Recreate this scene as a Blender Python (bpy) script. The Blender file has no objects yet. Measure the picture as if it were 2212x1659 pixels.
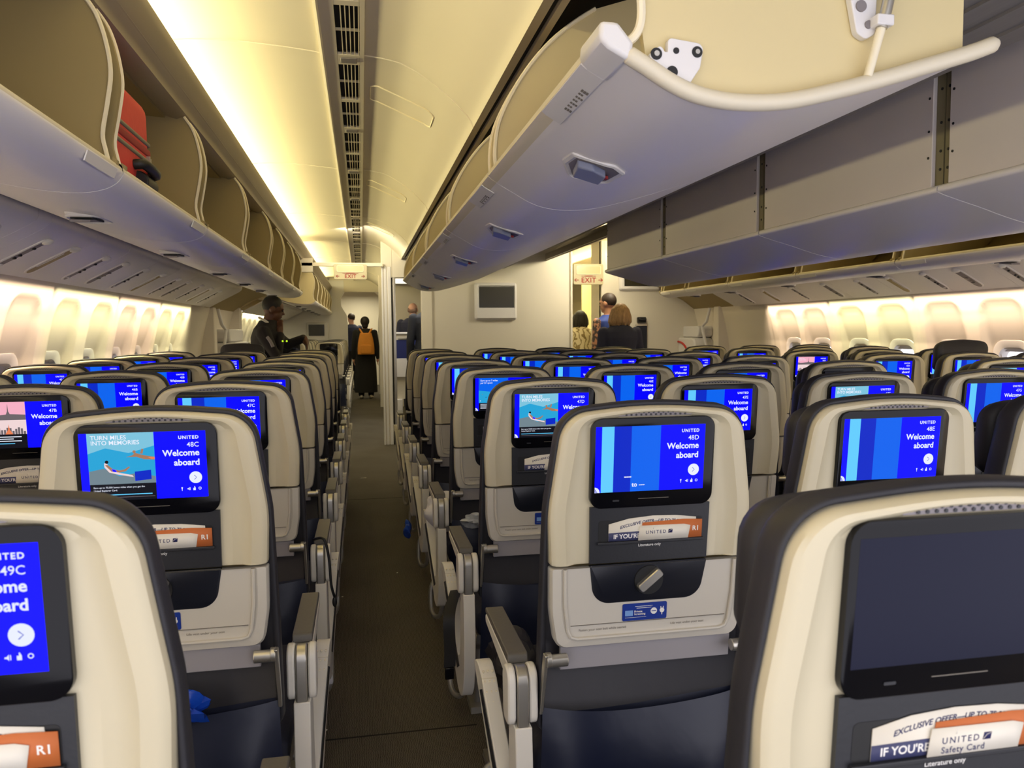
import bpy, math, random
from mathutils import Vector, Matrix
random.seed(7)
PI = math.pi
scene = bpy.context.scene
COL = scene.collection

# ---------------------------------------------------------------- camera
EYE = 1.27
cam_d = bpy.data.cameras.new('camera')
cam = bpy.data.objects.new('camera', cam_d)
COL.objects.link(cam)
scene.camera = cam
FPX, CXP, CYP, ROLL = 1680.0, 1106.0, 829.5, 0.021
cam_d.sensor_width = 36.0
cam_d.lens = 36.0 * FPX / 2212.0
cam_d.clip_start = 0.05
cam_d.dof.use_dof = True
cam_d.dof.focus_distance = 2.1
cam_d.dof.aperture_fstop = 11.0
_a = Vector((780 - CXP, -(717 - CYP), FPX)).normalized()       # cabin axis seen from the camera
_z = Vector((-math.sin(ROLL), math.cos(ROLL), 0))
_z = (_z - _a * _z.dot(_a)).normalized()
_x = -_a.cross(_z)
if _x.x < 0: _x = -_x
# rows = world axes in (right, up, forward) coordinates
right = Vector((_x[0], _a[0], _z[0])); up = Vector((_x[1], _a[1], _z[1])); fwd = Vector((_x[2], _a[2], _z[2]))
cam.matrix_world = Matrix(((right.x, up.x, -fwd.x, 0), (right.y, up.y, -fwd.y, 0), (right.z, up.z, -fwd.z, EYE), (0, 0, 0, 1)))

# ---------------------------------------------------------------- world and view
world = bpy.data.worlds.new('daylight'); scene.world = world
world.use_nodes = True
bg = world.node_tree.nodes['Background']
bg.inputs['Color'].default_value = (0.89, 0.87, 0.95, 1)
bg.inputs['Strength'].default_value = 2.2
vs = scene.view_settings
vs.view_transform = 'Standard'; vs.look = 'None'; vs.gamma = 1.0; vs.use_curve_mapping = False
vs.exposure = 0.0
cy = scene.cycles
cy.max_bounces = 8; cy.diffuse_bounces = 5; cy.glossy_bounces = 3; cy.transmission_bounces = 4; cy.transparent_max_bounces = 6
cy.use_denoising = True
cy.sample_clamp_indirect = 6.0
cy.caustics_reflective = False; cy.caustics_refractive = False

CX = 1.285                     # cabin centre line
def mir(x): return 2 * CX - x
def D(dz): return EYE + dz     # heights measured from the eye
WARM = (1.0, 0.86, 0.42)
def area(name, loc, to, sx, sy, power, color, spread=None):
    l = bpy.data.lights.new(name, 'AREA'); l.shape = 'RECTANGLE'; l.size = sx; l.size_y = sy
    l.energy = power; l.color = color
    if spread: l.spread = spread
    o = bpy.data.objects.new(name, l); COL.objects.link(o); o.location = loc
    z = -(Vector(to) - Vector(loc)).normalized(); y = Vector((0, 1, 0)); x = y.cross(z).normalized(); y = z.cross(x)
    o.matrix_world = Matrix(((x.x, y.x, z.x, loc[0]), (x.y, y.y, z.y, loc[1]), (x.z, y.z, z.z, loc[2]), (0, 0, 0, 1)))
    return o
# ceiling cove lamps, hidden behind the valance above the outer bins
for s in (0, 1):
    fx = (lambda x: x) if s == 0 else mir
    for y0, y1 in ((-0.6, 2.6), (2.6, 5.8), (5.8, 9.0), (9.6, 15.5)):
        ym = (y0 + y1) / 2
        area('cove_lamp', (fx(-0.72), ym, D(0.945)), (fx(0.0), ym, D(1.02)), 0.07, y1 - y0, 7.4 * (y1 - y0), WARM)
# sidewall wash lamps below the service panels: alternating peach and yellow tubes
PEACH = (1.0, 0.74, 0.50); LEMON = (1.0, 0.90, 0.50)
LSEAM = [-1.04, 0.03, 1.1, 2.17, 3.23, 4.30, 5.37, 6.43, 7.50]
RSEAM = [-1.19, -0.12, 0.95, 2.02, 3.08, 4.15, 5.20, 6.28, 7.35]
for i in range(8):
    a, b = LSEAM[i], LSEAM[i + 1]
    area('wall_wash_lamp', (-1.452, (a + b) / 2, D(0.264)), (-1.56, (a + b) / 2, D(-0.25)), 0.03, b - a - 0.02, 8.5, PEACH if i % 2 == 0 else LEMON, 1.45)
    a, b = RSEAM[i], RSEAM[i + 1]
    area('wall_wash_lamp', (mir(-1.452), (a + b) / 2, D(0.264)), (mir(-1.56), (a + b) / 2, D(-0.25)), 0.03, b - a - 0.02, 8.5, PEACH if i % 2 == 1 else LEMON, 1.45)
# lamps of the forward door areas, galley and next cabin
area('entry_lamp', (-0.45, 9.4, D(0.98)), (-0.45, 9.4, 0), 0.5, 0.9, 8, (1, .86, .55))
area('entry_lamp', (3.3, 9.2, D(0.98)), (3.3, 9.2, 0), 0.5, 0.9, 24, (1, .86, .55))
area('galley_lamp', (0.75, 10.6, D(0.80)), (0.75, 10.6, 0), 0.7, 1.2, 16, (1, .95, .85))
area('cabin_lamp', (-1.46, 12.9, D(0.262)), (-1.58, 12.9, D(0.0)), 0.03, 4.6, 22, LEMON)
area('cabin_lamp', (0.0, 12.6, D(1.0)), (0, 12.6, 0), 0.3, 4.0, 14, (1, .86, .55))

# ---------------------------------------------------------------- materials
def lin(c):
    return tuple(((v / 255) / 12.92 if v / 255 <= 0.04045 else ((v / 255 + 0.055) / 1.055) ** 2.4) for v in c)
MATS = {}
def mat(name, rgb, rough=0.5, metal=0.0, noise=0.0, scale=40.0, bump=0.0, spec=0.5, coat=0.0, stretch=None):
    m = bpy.data.materials.new(name); m.use_nodes = True
    nt = m.node_tree; b = nt.nodes['Principled BSDF']
    c = lin(rgb) + (1,)
    b.inputs['Base Color'].default_value = c
    b.inputs['Roughness'].default_value = rough; b.inputs['Metallic'].default_value = metal
    b.inputs['Specular IOR Level'].default_value = spec
    b.inputs['Coat Weight'].default_value = coat
    if noise or bump:
        tc = nt.nodes.new('ShaderNodeTexCoord'); n = nt.nodes.new('ShaderNodeTexNoise')
        n.inputs['Scale'].default_value = scale; n.inputs['Detail'].default_value = 3
        src = tc.outputs['Object']
        if stretch:
            mp = nt.nodes.new('ShaderNodeMapping'); mp.inputs['Scale'].default_value = stretch
            nt.links.new(src, mp.inputs['Vector']); src = mp.outputs['Vector']
        nt.links.new(src, n.inputs['Vector'])
        if noise:
            r = nt.nodes.new('ShaderNodeMix'); r.data_type = 'RGBA'
            r.inputs['A'].default_value = tuple(max(0, v * (1 - noise)) for v in c[:3]) + (1,)
            r.inputs['B'].default_value = tuple(min(1, v * (1 + noise)) for v in c[:3]) + (1,)
            nt.links.new(n.outputs['Fac'], r.inputs['Factor']); nt.links.new(r.outputs['Result'], b.inputs['Base Color'])
        if bump:
            bp = nt.nodes.new('ShaderNodeBump'); bp.inputs['Strength'].default_value = bump; bp.inputs['Distance'].default_value = 0.004
            nt.links.new(n.outputs['Fac'], bp.inputs['Height']); nt.links.new(bp.outputs['Normal'], b.inputs['Normal'])
    MATS[name] = m
    return m
def emi(name, rgb, strength=1.0):
    m = bpy.data.materials.new(name); m.use_nodes = True
    nt = m.node_tree; b = nt.nodes['Principled BSDF']
    b.inputs['Base Color'].default_value = (0.01, 0.01, 0.012, 1); b.inputs['Roughness'].default_value = 0.15
    b.inputs['Specular IOR Level'].default_value = 0.02; b.inputs['Emission Color'].default_value = lin(rgb) + (1,); b.inputs['Emission Strength'].default_value = strength
    MATS[name] = m
    return m
LOWP = mat('lower_shell_plastic', (200, 194, 180), 0.42, noise=0.02, scale=8, bump=0.02)
PLASTIC = mat('cream_shell_plastic', (203, 193, 163), 0.42, noise=0.02, scale=8, bump=0.02)
WHITE = mat('white_plastic', (224, 222, 222), 0.4, noise=0.015, scale=6)
BINM = mat('bin_plastic', (238, 234, 234), 0.36, noise=0.02, scale=5)
BINLIP = mat('bin_lip_plastic', (220, 211, 188), 0.4, noise=0.02, scale=5)
LINER = mat('bin_liner_shaded_cream', (160, 143, 98), 0.6, noise=0.03, scale=6, bump=0.05)  # cream bin lining, its shadow put into a darker base colour
LINER2 = mat('bin_end_cream', (214, 198, 150), 0.6, noise=0.02, scale=6, bump=0.04)
BEAD = mat('edge_bead_cream', (238, 228, 200), 0.45)
CEIL = mat('ceiling_panel', (226, 218, 200), 0.5, noise=0.015, scale=3)
WALLM = mat('sidewall_panel', (232, 224, 212), 0.55, noise=0.012, scale=3)
BULK = mat('bulkhead_panel', (218, 212, 198), 0.6, noise=0.02, scale=3)
GREYP = mat('grey_bin_back', (222, 214, 212), 0.5, noise=0.03, scale=4)
OLIVE = mat('olive_bracket', (128, 120, 92), 0.6)
RAIL = mat('rail_taupe', (158, 146, 124), 0.45)
DARKGAP = mat('dark_gap', (22, 20, 18), 0.9)
BLACKG = mat('black_glass', (12, 12, 16), 0.15, spec=0.25)
CHAR = mat('charcoal_plastic', (38, 39, 43), 0.42, noise=0.05, scale=200, bump=0.05)
NAVYP = mat('dark_tray_plastic', (24, 26, 35), 0.35, noise=0.04, scale=60)
LEATH = mat('charcoal_leather', (38, 37, 42), 0.55, noise=0.08, scale=25, bump=0.25)
NAVY = mat('navy_leather', (15, 22, 46), 0.38, noise=0.12, scale=14, bump=0.35)
NAVYF = mat('navy_seat_cloth', (26, 29, 44), 0.8, noise=0.1, scale=120, bump=0.2)
SILVER = mat('satin_aluminium', (190, 186, 176), 0.32, metal=0.85)
GREYM = mat('grey_steel_tube', (150, 147, 140), 0.4, metal=0.6)
ARMC = mat('armrest_cream', (222, 217, 205), 0.4)
ARMT = mat('armrest_pad_taupe', (92, 88, 80), 0.5, bump=0.1, scale=150)
VENT = mat('vent_grey', (128, 122, 124), 0.6)
RED = mat('red_fabric', (214, 66, 58), 0.7, noise=0.06, scale=60, bump=0.2)
REDD = mat('red_fabric_dark', (150, 34, 34), 0.7, noise=0.06, scale=60)
GREYT = mat('grey_trim', (120, 112, 92), 0.5)
BLACK = mat('black_plastic', (24, 24, 24), 0.5)
PAPER = mat('paper_white', (226, 220, 205), 0.7)
PAPERB = mat('paper_blue_grey', (62, 66, 104), 0.6)
PAPERN = mat('paper_navy', (18, 32, 96), 0.6)
ORANGE = mat('paper_orange', (196, 106, 50), 0.6)
MAROON = mat('paper_maroon', (110, 34, 40), 0.6)
INK = mat('ink_navy', (24, 30, 84), 0.6)
INKW = mat('ink_white', (235, 232, 225), 0.6)
INKG = mat('ink_grey', (120, 114, 104), 0.7)
INKR = mat('ink_red', (150, 24, 22), 0.6)
STICK = mat('sticker_blue', (22, 52, 140), 0.35)
STICK2 = mat('sticker_pale_blue', (120, 160, 215), 0.4)
PLBAG = mat('white_plastic_film', (222, 222, 226), 0.3, noise=0.05, scale=20, bump=0.6)
BLUEBAG = mat('blue_plastic_film', (20, 66, 176), 0.2, noise=0.1, scale=20, bump=0.8)
PILLOW = mat('pillow_cloth', (226, 226, 236), 0.8, noise=0.03, scale=30, bump=0.3)
E_BLUE = emi('screen_blue', (0, 0, 246), 2.3)
E_LIGHT = emi('screen_light_blue', (100, 205, 255), 1.0)
E_DKB = emi('screen_dark_blue', (2, 40, 200), 1.0)
E_MID = emi('screen_mid_blue', (4, 100, 240), 1.0)
E_WHITE = emi('screen_white', (235, 240, 255), 1.0)
E_CYAN = emi('screen_cyan', (40, 172, 226), 0.9)
E_CYAN2 = emi('screen_pale_cyan', (132, 205, 232), 0.9)
E_SAND = emi('screen_sand', (120, 140, 150), 0.9)
E_SKIN = emi('screen_tan', (176, 128, 96), 0.9)
E_BLK = emi('screen_black', (10, 12, 22), 1.0)
E_PINK = emi('screen_pink', (246, 176, 196), 1.0)
E_PINK2 = emi('screen_pale_pink', (240, 214, 214), 1.0)
E_TOWER = emi('screen_grey', (110, 100, 104), 1.0)
E_ORG = emi('screen_orange', (236, 130, 84), 1.0)
E_OFF = mat('screen_unlit', (17, 20, 42), 0.25, spec=0.15)
CARPET = None

# ---------------------------------------------------------------- mesh helpers
class MB:
    def __init__(s): s.v = []; s.f = []; s.m = []
    def add(s, vs_, fs, mi=0):
        k = len(s.v); s.v += [tuple(p) for p in vs_]
        for f in fs: s.f.append([i + k for i in f]); s.m.append(mi)
        return s
    def box(s, x0, x1, y0, y1, z0, z1, mi=0):
        v = [(x, y, z) for x in (x0, x1) for y in (y0, y1) for z in (z0, z1)]
        return s.add(v, [(0, 1, 3, 2), (4, 6, 7, 5), (0, 4, 5, 1), (2, 3, 7, 6), (0, 2, 6, 4), (1, 5, 7, 3)], mi)
    def rings(s, rs, mi=0, cap0=True, cap1=True, closed=True):
        n = len(rs[0]); k = len(s.v)
        for r in rs: s.v += [tuple(p) for p in r]
        for j in range(len(rs) - 1):
            for i in range(n if closed else n - 1):
                a = k + j * n + i; b = k + j * n + (i + 1) % n
                s.f.append([a, b, b + n, a + n]); s.m.append(mi)
        if cap0 and closed: s.f.append([k + i for i in range(n)][::-1]); s.m.append(mi)
        if cap1 and closed: s.f.append([k + (len(rs) - 1) * n + i for i in range(n)]); s.m.append(mi)
        return s
    def prism(s, poly, axis, a, b, mi=0):
        # poly in the two remaining axes (x,z) for 'y', (y,z) for 'x', (x,y) for 'z'
        def P(p, t): return (p[0], t, p[1]) if axis == 'y' else (t, p[0], p[1]) if axis == 'x' else (p[0], p[1], t)
        return s.rings([[P(p, a) for p in poly], [P(p, b) for p in poly]], mi)
    def tube(s, path, r, n=10, mi=0, closed=False):
        path = [Vector(p) for p in path]; rs = []; prev = None
        for i, p in enumerate(path):
            if closed: t = path[(i + 1) % len(path)] - path[i - 1]
            else: t = path[min(i + 1, len(path) - 1)] - path[max(i - 1, 0)]
            t.normalize()
            if prev is None:
                u = Vector((0, 0, 1)) if abs(t.z) < 0.9 else Vector((1, 0, 0))
            else: u = prev
            u = (u - t * u.dot(t)).normalized(); w = t.cross(u); prev = u
            rr = r[i] if isinstance(r, (list, tuple)) else r
            rs.append([p + (u * math.cos(2 * PI * k / n) + w * math.sin(2 * PI * k / n)) * rr for k in range(n)])
        if closed: rs.append(rs[0])
        return s.rings(rs, mi, not closed, not closed)
    def cyl(s, c, axis, r, h, n=20, mi=0, r2=None):
        c = Vector(c); ax = {'x': Vector((1, 0, 0)), 'y': Vector((0, 1, 0)), 'z': Vector((0, 0, 1))}[axis]
        u = {'x': Vector((0, 1, 0)), 'y': Vector((0, 0, 1)), 'z': Vector((1, 0, 0))}[axis]; w = ax.cross(u)
        r2 = r if r2 is None else r2
        return s.rings([[c + ax * t + (u * math.cos(2 * PI * k / n) + w * math.sin(2 * PI * k / n)) * rr for k in range(n)] for t, rr in ((-h / 2, r), (h / 2, r2))], mi)
    def ball(s, c, r, nu=16, nv=10, mi=0):
        rx, ry, rz = r if isinstance(r, (tuple, list)) else (r, r, r)
        rs = []
        for j in range(nv + 1):
            th = PI * (j + 0.02) / (nv + 0.04)
            rs.append([(c[0] + rx * math.sin(th) * math.cos(2 * PI * k / nu), c[1] + ry * math.sin(th) * math.sin(2 * PI * k / nu), c[2] + rz * math.cos(th)) for k in range(nu)])
        return s.rings(rs, mi)
    def grid(s, fn, nu, nv, mi=0):
        k = len(s.v)
        for j in range(nv + 1):
            for i in range(nu + 1): s.v.append(tuple(fn(i / nu, j / nv)))
        for j in range(nv):
            for i in range(nu):
                a = k + j * (nu + 1) + i
                s.f.append([a, a + 1, a + nu + 2, a + nu + 1]); s.m.append(mi)
        return s
    def text(s, body, size, loc, mi=0, align='LEFT', bold=0.0, space=1.0, plane='xz', shear=0.0, flipy=False):
        for (x, z) in ():
            pass
        vs_, fs = text_geo(body, size, align, bold, space, shear)
        if plane == 'xz': v = [(loc[0] + p[0], loc[1], loc[2] + p[1]) for p in vs_]
        elif plane == 'yz': v = [(loc[0], loc[1] + p[0], loc[2] + p[1]) for p in vs_]
        else: v = [loc[0] + 0 for p in vs_]
        return s.add(v, fs, mi)
    def xf(s, fn): s.v = [tuple(fn(Vector(p))) for p in s.v]; return s
    def build(s, name, mats, parent=None, bev=0.0, sharp=38, sub=0, loc=None, flip=False):
        me = bpy.data.meshes.new(name)
        me.from_pydata(s.v, [], s.f)
        if not isinstance(mats, (list, tuple)): mats = [mats]
        for m in mats: me.materials.append(m)
        if len(mats) > 1: me.polygons.foreach_set('material_index', s.m)
        me.polygons.foreach_set('use_smooth', [True] * len(s.f))
        me.validate()
        bm_fix(me)
        if sharp: me.set_sharp_from_angle(angle=math.radians(sharp))
        o = bpy.data.objects.new(name, me); COL.objects.link(o)
        if parent is not None: o.parent = parent
        if loc: o.location = loc
        if bev:
            b = o.modifiers.new('bevel', 'BEVEL'); b.width = bev; b.segments = 2; b.limit_method = 'ANGLE'; b.angle_limit = math.radians(35); b.harden_normals = False
        if sub:
            q = o.modifiers.new('sub', 'SUBSURF'); q.levels = sub; q.render_levels = sub
        return o
import bmesh
def bm_fix(me):
    bm = bmesh.new(); bm.from_mesh(me)
    bmesh.ops.recalc_face_normals(bm, faces=bm.faces)
    bm.to_mesh(me); bm.free()
_tcache = {}
def text_geo(body, size, align='LEFT', bold=0.0, space=1.0, shear=0.0):
    key = (body, align, bold, space, shear)
    if key not in _tcache:
        c = bpy.data.curves.new('t', 'FONT'); c.body = body; c.size = 1.0; c.align_x = align; c.offset = bold
        c.space_character = space; c.shear = shear; c.resolution_u = 3; c.fill_mode = 'FRONT'
        o = bpy.data.objects.new('t', c); COL.objects.link(o)
        dg = bpy.context.evaluated_depsgraph_get()
        me = o.evaluated_get(dg).to_mesh()
        _tcache[key] = ([tuple(v.co)[:2] for v in me.vertices], [list(p.vertices) for p in me.polygons])
        o.evaluated_get(dg).to_mesh_clear()
        bpy.data.objects.remove(o); bpy.data.curves.remove(c)
    v, f = _tcache[key]
    return [(p[0] * size, p[1] * size) for p in v], f
def rpoly(pts, n=6):
    """polygon with rounded corners: pts = (u, v, radius)"""
    out = []; N = len(pts)
    for i in range(N):
        p = Vector(pts[i][:2]); a = Vector(pts[i - 1][:2]); b = Vector(pts[(i + 1) % N][:2]); r = pts[i][2]
        da = (a - p); db = (b - p); la, lb = da.length, db.length; da.normalize(); db.normalize()
        ang = da.angle(db) if r > 0 else PI
        if r <= 0 or ang > PI - 0.02: out.append((p.x, p.y)); continue
        d = min(r / math.tan(ang / 2), la * 0.49, lb * 0.49); rr = d * math.tan(ang / 2)
        c = p + (da + db).normalized() * (rr / math.sin(ang / 2))
        v0 = p + da * d - c; v1 = p + db * d - c
        th = v0.angle(v1); cr = v0.x * v1.y - v0.y * v1.x; sg = 1 if cr > 0 else -1
        for k in range(n + 1):
            t = sg * th * k / n; out.append((c.x + v0.x * math.cos(t) - v0.y * math.sin(t), c.y + v0.x * math.sin(t) + v0.y * math.cos(t)))
    return out
def rrect(x0, x1, z0, z1, r, n=5): return rpoly([(x0, z0, r), (x1, z0, r), (x1, z1, r), (x0, z1, r)], n)
def offs(poly, d):
    """offset closed polygon outward by d (poly counter-clockwise)"""
    N = len(poly); out = []
    for i in range(N):
        a = Vector(poly[i - 1]); p = Vector(poly[i]); b = Vector(poly[(i + 1) % N])
        e1 = (p - a); e2 = (b - p)
        if e1.length < 1e-7: e1 = e2
        if e2.length < 1e-7: e2 = e1
        e1.normalize(); e2.normalize()
        n1 = Vector((e1.y, -e1.x)); n2 = Vector((e2.y, -e2.x)); nn = n1 + n2
        if nn.length < 1e-6: nn = n1
        nn.normalize(); k = max(0.5, nn.dot(n1))
        q = p + nn * (d / k); out.append((q.x, q.y))
    return out
def thick(prof, t):
    """closed polygon from an open profile, thickened by t to its left side"""
    N = len(prof); o = []
    for i in range(N):
        a = Vector(prof[max(i - 1, 0)]); b = Vector(prof[min(i + 1, N - 1)]); e = (b - a).normalized()
        o.append((prof[i][0] - e.y * t, prof[i][1] + e.x * t))
    return list(prof) + o[::-1]
def cat(pts, n=5, closed=False):
    """Catmull-Rom through points of any dimension"""
    P = [Vector(p) for p in pts]; N = len(P); out = []
    for i in range(N if closed else N - 1):
        if closed: p0, p1, p2, p3 = P[i - 1], P[i], P[(i + 1) % N], P[(i + 2) % N]
        else: p0, p1, p2, p3 = P[max(i - 1, 0)], P[i], P[i + 1], P[min(i + 2, N - 1)]
        for k in range(n):
            t = k / n
            out.append(tuple(0.5 * ((2 * p1) + (p2 - p0) * t + (2 * p0 - 5 * p1 + 4 * p2 - p3) * t * t + (3 * p1 - p0 - 3 * p2 + p3) * t ** 3)))
    if not closed: out.append(tuple(P[-1]))
    return out
def empty(name, loc=(0, 0, 0), rz=0.0):
    o = bpy.data.objects.new(name, None); COL.objects.link(o); o.location = loc; o.rotation_euler.z = rz; o.empty_display_size = 0.1
    return o
def tag(o, label, cat_, group=None):
    o['label'] = label; o['category'] = cat_
    if group: o['group'] = group
    return o
def struct(o): o['kind'] = 'structure'; return o
def kids(o): return [c for c in o.children]
def copy_tree(o, parent=None):
    c = o.copy(); COL.objects.link(c); c.parent = parent
    for k in list(o.children): copy_tree(k, c)
    return c
ORD = ['nearest', 'second', 'third', 'fourth', 'fifth', 'sixth', 'seventh', 'eighth', 'ninth', 'tenth', 'eleventh', 'twelfth']

# ================================================================ SETTING
def carpet():
    m = bpy.data.materials.new('aisle_carpet'); m.use_nodes = True
    nt = m.node_tree; b = nt.nodes['Principled BSDF']; tc = nt.nodes.new('ShaderNodeTexCoord')
    n1 = nt.nodes.new('ShaderNodeTexNoise'); n1.inputs['Scale'].default_value = 420; n1.inputs['Detail'].default_value = 2
    n2 = nt.nodes.new('ShaderNodeTexNoise'); n2.inputs['Scale'].default_value = 2.5
    w = nt.nodes.new('ShaderNodeTexWave'); w.inputs['Scale'].default_value = 60; w.inputs['Distortion'].default_value = 6; w.inputs['Detail'].default_value = 2
    for n in (n1, n2, w): nt.links.new(tc.outputs['Object'], n.inputs['Vector'])
    a = nt.nodes.new('ShaderNodeMath'); a.operation = 'ADD'; nt.links.new(n1.outputs['Fac'], a.inputs[0]); nt.links.new(w.outputs['Fac'], a.inputs[1])
    r = nt.nodes.new('ShaderNodeValToRGB'); r.color_ramp.elements[0].position = 0.45; r.color_ramp.elements[1].position = 1.35
    r.color_ramp.elements[0].color = lin((60, 57, 52)) + (1,); r.color_ramp.elements[1].color = lin((112, 106, 96)) + (1,)
    nt.links.new(a.outputs[0], r.inputs['Fac'])
    mx = nt.nodes.new('ShaderNodeMix'); mx.data_type = 'RGBA'; mx.blend_type = 'MULTIPLY'; mx.inputs['Factor'].default_value = 0.35
    nt.links.new(r.outputs['Color'], mx.inputs['A']); nt.links.new(n2.outputs['Fac'], mx.inputs['B'])
    nt.links.new(mx.outputs['Result'], b.inputs['Base Color']); b.inputs['Roughness'].default_value = 0.95
    b.inputs['Specular IOR Level'].default_value = 0.15
    bp = nt.nodes.new('ShaderNodeBump'); bp.inputs['Strength'].default_value = 0.5; bp.inputs['Distance'].default_value = 0.003
    nt.links.new(a.outputs[0], bp.inputs['Height']); nt.links.new(bp.outputs['Normal'], b.inputs['Normal'])
    return m
CARPET = carpet()
Y0, Y1 = -0.6, 19.0
fl = MB().box(-1.70, mir(-1.70), Y0, Y1, -0.06, 0.0)
struct(fl.build('floor', CARPET))
seamf = MB().box(-0.16, 0.34, 2.41, 2.416, 0.0, 0.0012).box(-0.16, 0.34, 5.95, 5.956, 0.0, 0.0012)
struct(seamf.build('trim_1', DARKGAP))

WPTS = [(0, -1.50), (0.25, -1.60), (0.6, -1.635), (0.9, -1.622), (1.15, -1.59), (1.35, -1.545), (1.545, -1.49)]
def wallx(z):
    for (a, xa), (b, xb) in zip(WPTS, WPTS[1:]):
        if z <= b: t = (z - a) / (b - a); return xa + (xb - xa) * t
    return WPTS[-1][1]
LWIN = [0.30, 0.83, 1.35, 1.88, 2.42, 2.95, 3.48, 4.01, 4.55, 5.11, 5.65, 6.16, 6.67, 7.16] + [10.3 + .533 * k for k in range(10)]
RWIN = [0.16, 0.69, 1.22, 1.75, 2.28, 2.81, 3.34, 3.88, 4.41, 4.93, 5.47, 6.0, 6.55, 7.03] + [10.3 + .533 * k for k in range(8)]
def sstep(t): t = max(0, min(1, t)); return t * t * (3 - 2 * t)
def scoop(y, z, wins):
    for yc in wins:
        hw = 0.172 + 0.012 * max(0, (1.30 - z)) / 0.4
        dy = abs(y - yc)
        if dy < hw + 0.05:
            zt = 1.458; r = 0.10
            ey = hw - dy; ez = zt - z
            if ey < r and ez < r: d = r - math.hypot(r - ey, r - ez)
            else: d = min(ey, ez)
            m = sstep((d + 0.004) / 0.014)
            return m * (0.006 + 0.060 * max(0, min(1, (1.458 - z) / 0.42)) ** 1.5) + sstep(d / .06) * .008
    return 0.0
def build_wall(side, wins, seams):
    mb = MB(); n = int((Y1 - Y0) / 0.02)
    zs = [0, 0.25, 0.6, 0.75] + [0.79 + 0.0145 * i for i in range(53)]
    k = 0; fx = (lambda x: x) if side == 'left' else mir
    for z in zs:
        for i in range(n + 1):
            y = Y0 + (Y1 - Y0) * i / n
            g = 0.0
            for sm in seams:
                if abs(y - sm) < 0.011: g = 0.006
            mb.v.append((fx(wallx(z) - scoop(y, z, wins) - g), y, z))
    for j in range(len(zs) - 1):
        for i in range(n):
            y = Y0 + (Y1 - Y0) * (i + .5) / n; z = (zs[j] + zs[j + 1]) / 2
            if any(abs(y - c) < 0.118 for c in wins) and 0.80 < z < 1.125: continue
            a = j * (n + 1) + i
            mb.f.append([a, a + 1, a + n + 2, a + n + 1]); mb.m.append(0)
    struct(mb.build('wall_' + side, WALLM, sharp=0))
build_wall('left', LWIN, LSEAM); build_wall('right', RWIN, RSEAM)

GLASS = bpy.data.materials.new('acrylic_pane'); GLASS.use_nodes = True
_nt = GLASS.node_tree; _nt.nodes.remove(_nt.nodes['Principled BSDF'])
_t = _nt.nodes.new('ShaderNodeBsdfTransparent'); _g = _nt.nodes.new('ShaderNodeBsdfGlossy'); _g.inputs['Roughness'].default_value = 0.05
_m = _nt.nodes.new('ShaderNodeMixShader'); _m.inputs[0].default_value = 0.07
_nt.links.new(_t.outputs[0], _m.inputs[1]); _nt.links.new(_g.outputs[0], _m.inputs[2]); _nt.links.new(_m.outputs[0], _nt.nodes['Material Output'].inputs['Surface'])
def window(side, yc, openz, idx):
    """oval frame, sliding shade closed down to openz, clear pane"""
    fx = (lambda x: x) if side == 'left' else mir
    def ring(hw, zb, zt, r, dx):
        return [(fx(wallx(min(z, 1.2)) - 0.055 - dx), yc + y, z) for y, z in rrect(-hw, hw, zb, zt, r, 6)]
    fr = MB().rings([ring(0.160, 0.745, 1.185, 0.10, 0.012), ring(0.158, 0.75, 1.182, 0.10, -0.012), ring(0.150, 0.76, 1.172, 0.095, -0.012), ring(0.126, 0.79, 1.135, 0.085, -0.004), ring(0.116, 0.80, 1.125, 0.08, 0.03), ring(0.112, 0.805, 1.12, 0.078, 0.05)], cap0=False, cap1=False)
    o = struct(fr.build('window_%d' % idx, WHITE))
    sh = MB().rings([ring(0.119, openz, 1.13, 0.05 if openz < .9 else 0.01, 0.022), ring(0.119, openz, 1.13, 0.05 if openz < .9 else 0.01, 0.028)])
    struct(sh.build('window_shade', WHITE, o))
    pn = MB().rings([ring(0.115, 0.80, 1.122, 0.08, 0.042), ring(0.115, 0.80, 1.122, 0.08, 0.046)])
    struct(pn.build('window_pane', GLASS, o))
wi = 0
for y in LWIN:
    wi += 1; window('left', y, {5.11: 1.09, 5.65: 1.10, 6.16: 1.08, 6.67: 1.10, 7.16: 1.06}.get(y, 0.80 if y < 8 else 0.95), wi)
for y in RWIN:
    wi += 1; window('right', y, {4.41: 1.105, 5.47: 1.10, 6.55: 1.10, 7.03: 1.09, 3.88: 1.10}.get(y, 0.80 if y < 8 else 0.95), wi)

def sweep(mb, poly, y0, y1, fx=lambda x: x, mi=0): 
    return mb.rings([[(fx(p[0]), y, D(p[1])) for p in poly] for y in (y0, y1)], mi)
# ceiling of both aisles
CL = cat([(-0.98, 0.93), (-0.82, 1.02), (-0.65, 1.068), (-0.45, 1.078), (-0.25, 1.066), (-0.120, 1.052)], 4)
CR = cat([(0.030, 1.052), (0.116, 1.042), (0.196, 1.019), (0.303, 0.954), (0.38, 0.89), (0.432, 0.835), (0.451, 0.80)], 4)
ce = MB()
for fx in ((lambda x: x), mir):
    sweep(ce, thick(CL, 0.012), Y0, Y1, fx); sweep(ce, thick(CR, 0.012), Y0, Y1, fx)
# ceiling lid over the bins so that no daylight leaks in
lid = thick([(-1.50, 0.285), (-1.66, 0.55), (-1.30, 1.10), (0.0, 1.16), (2.57, 1.16), (3.87, 1.10), (4.23, 0.55), (4.07, 0.285)], 0.02)
sweep(ce, lid, Y0, Y1)
struct(ce.build('ceiling', CEIL))
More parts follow.
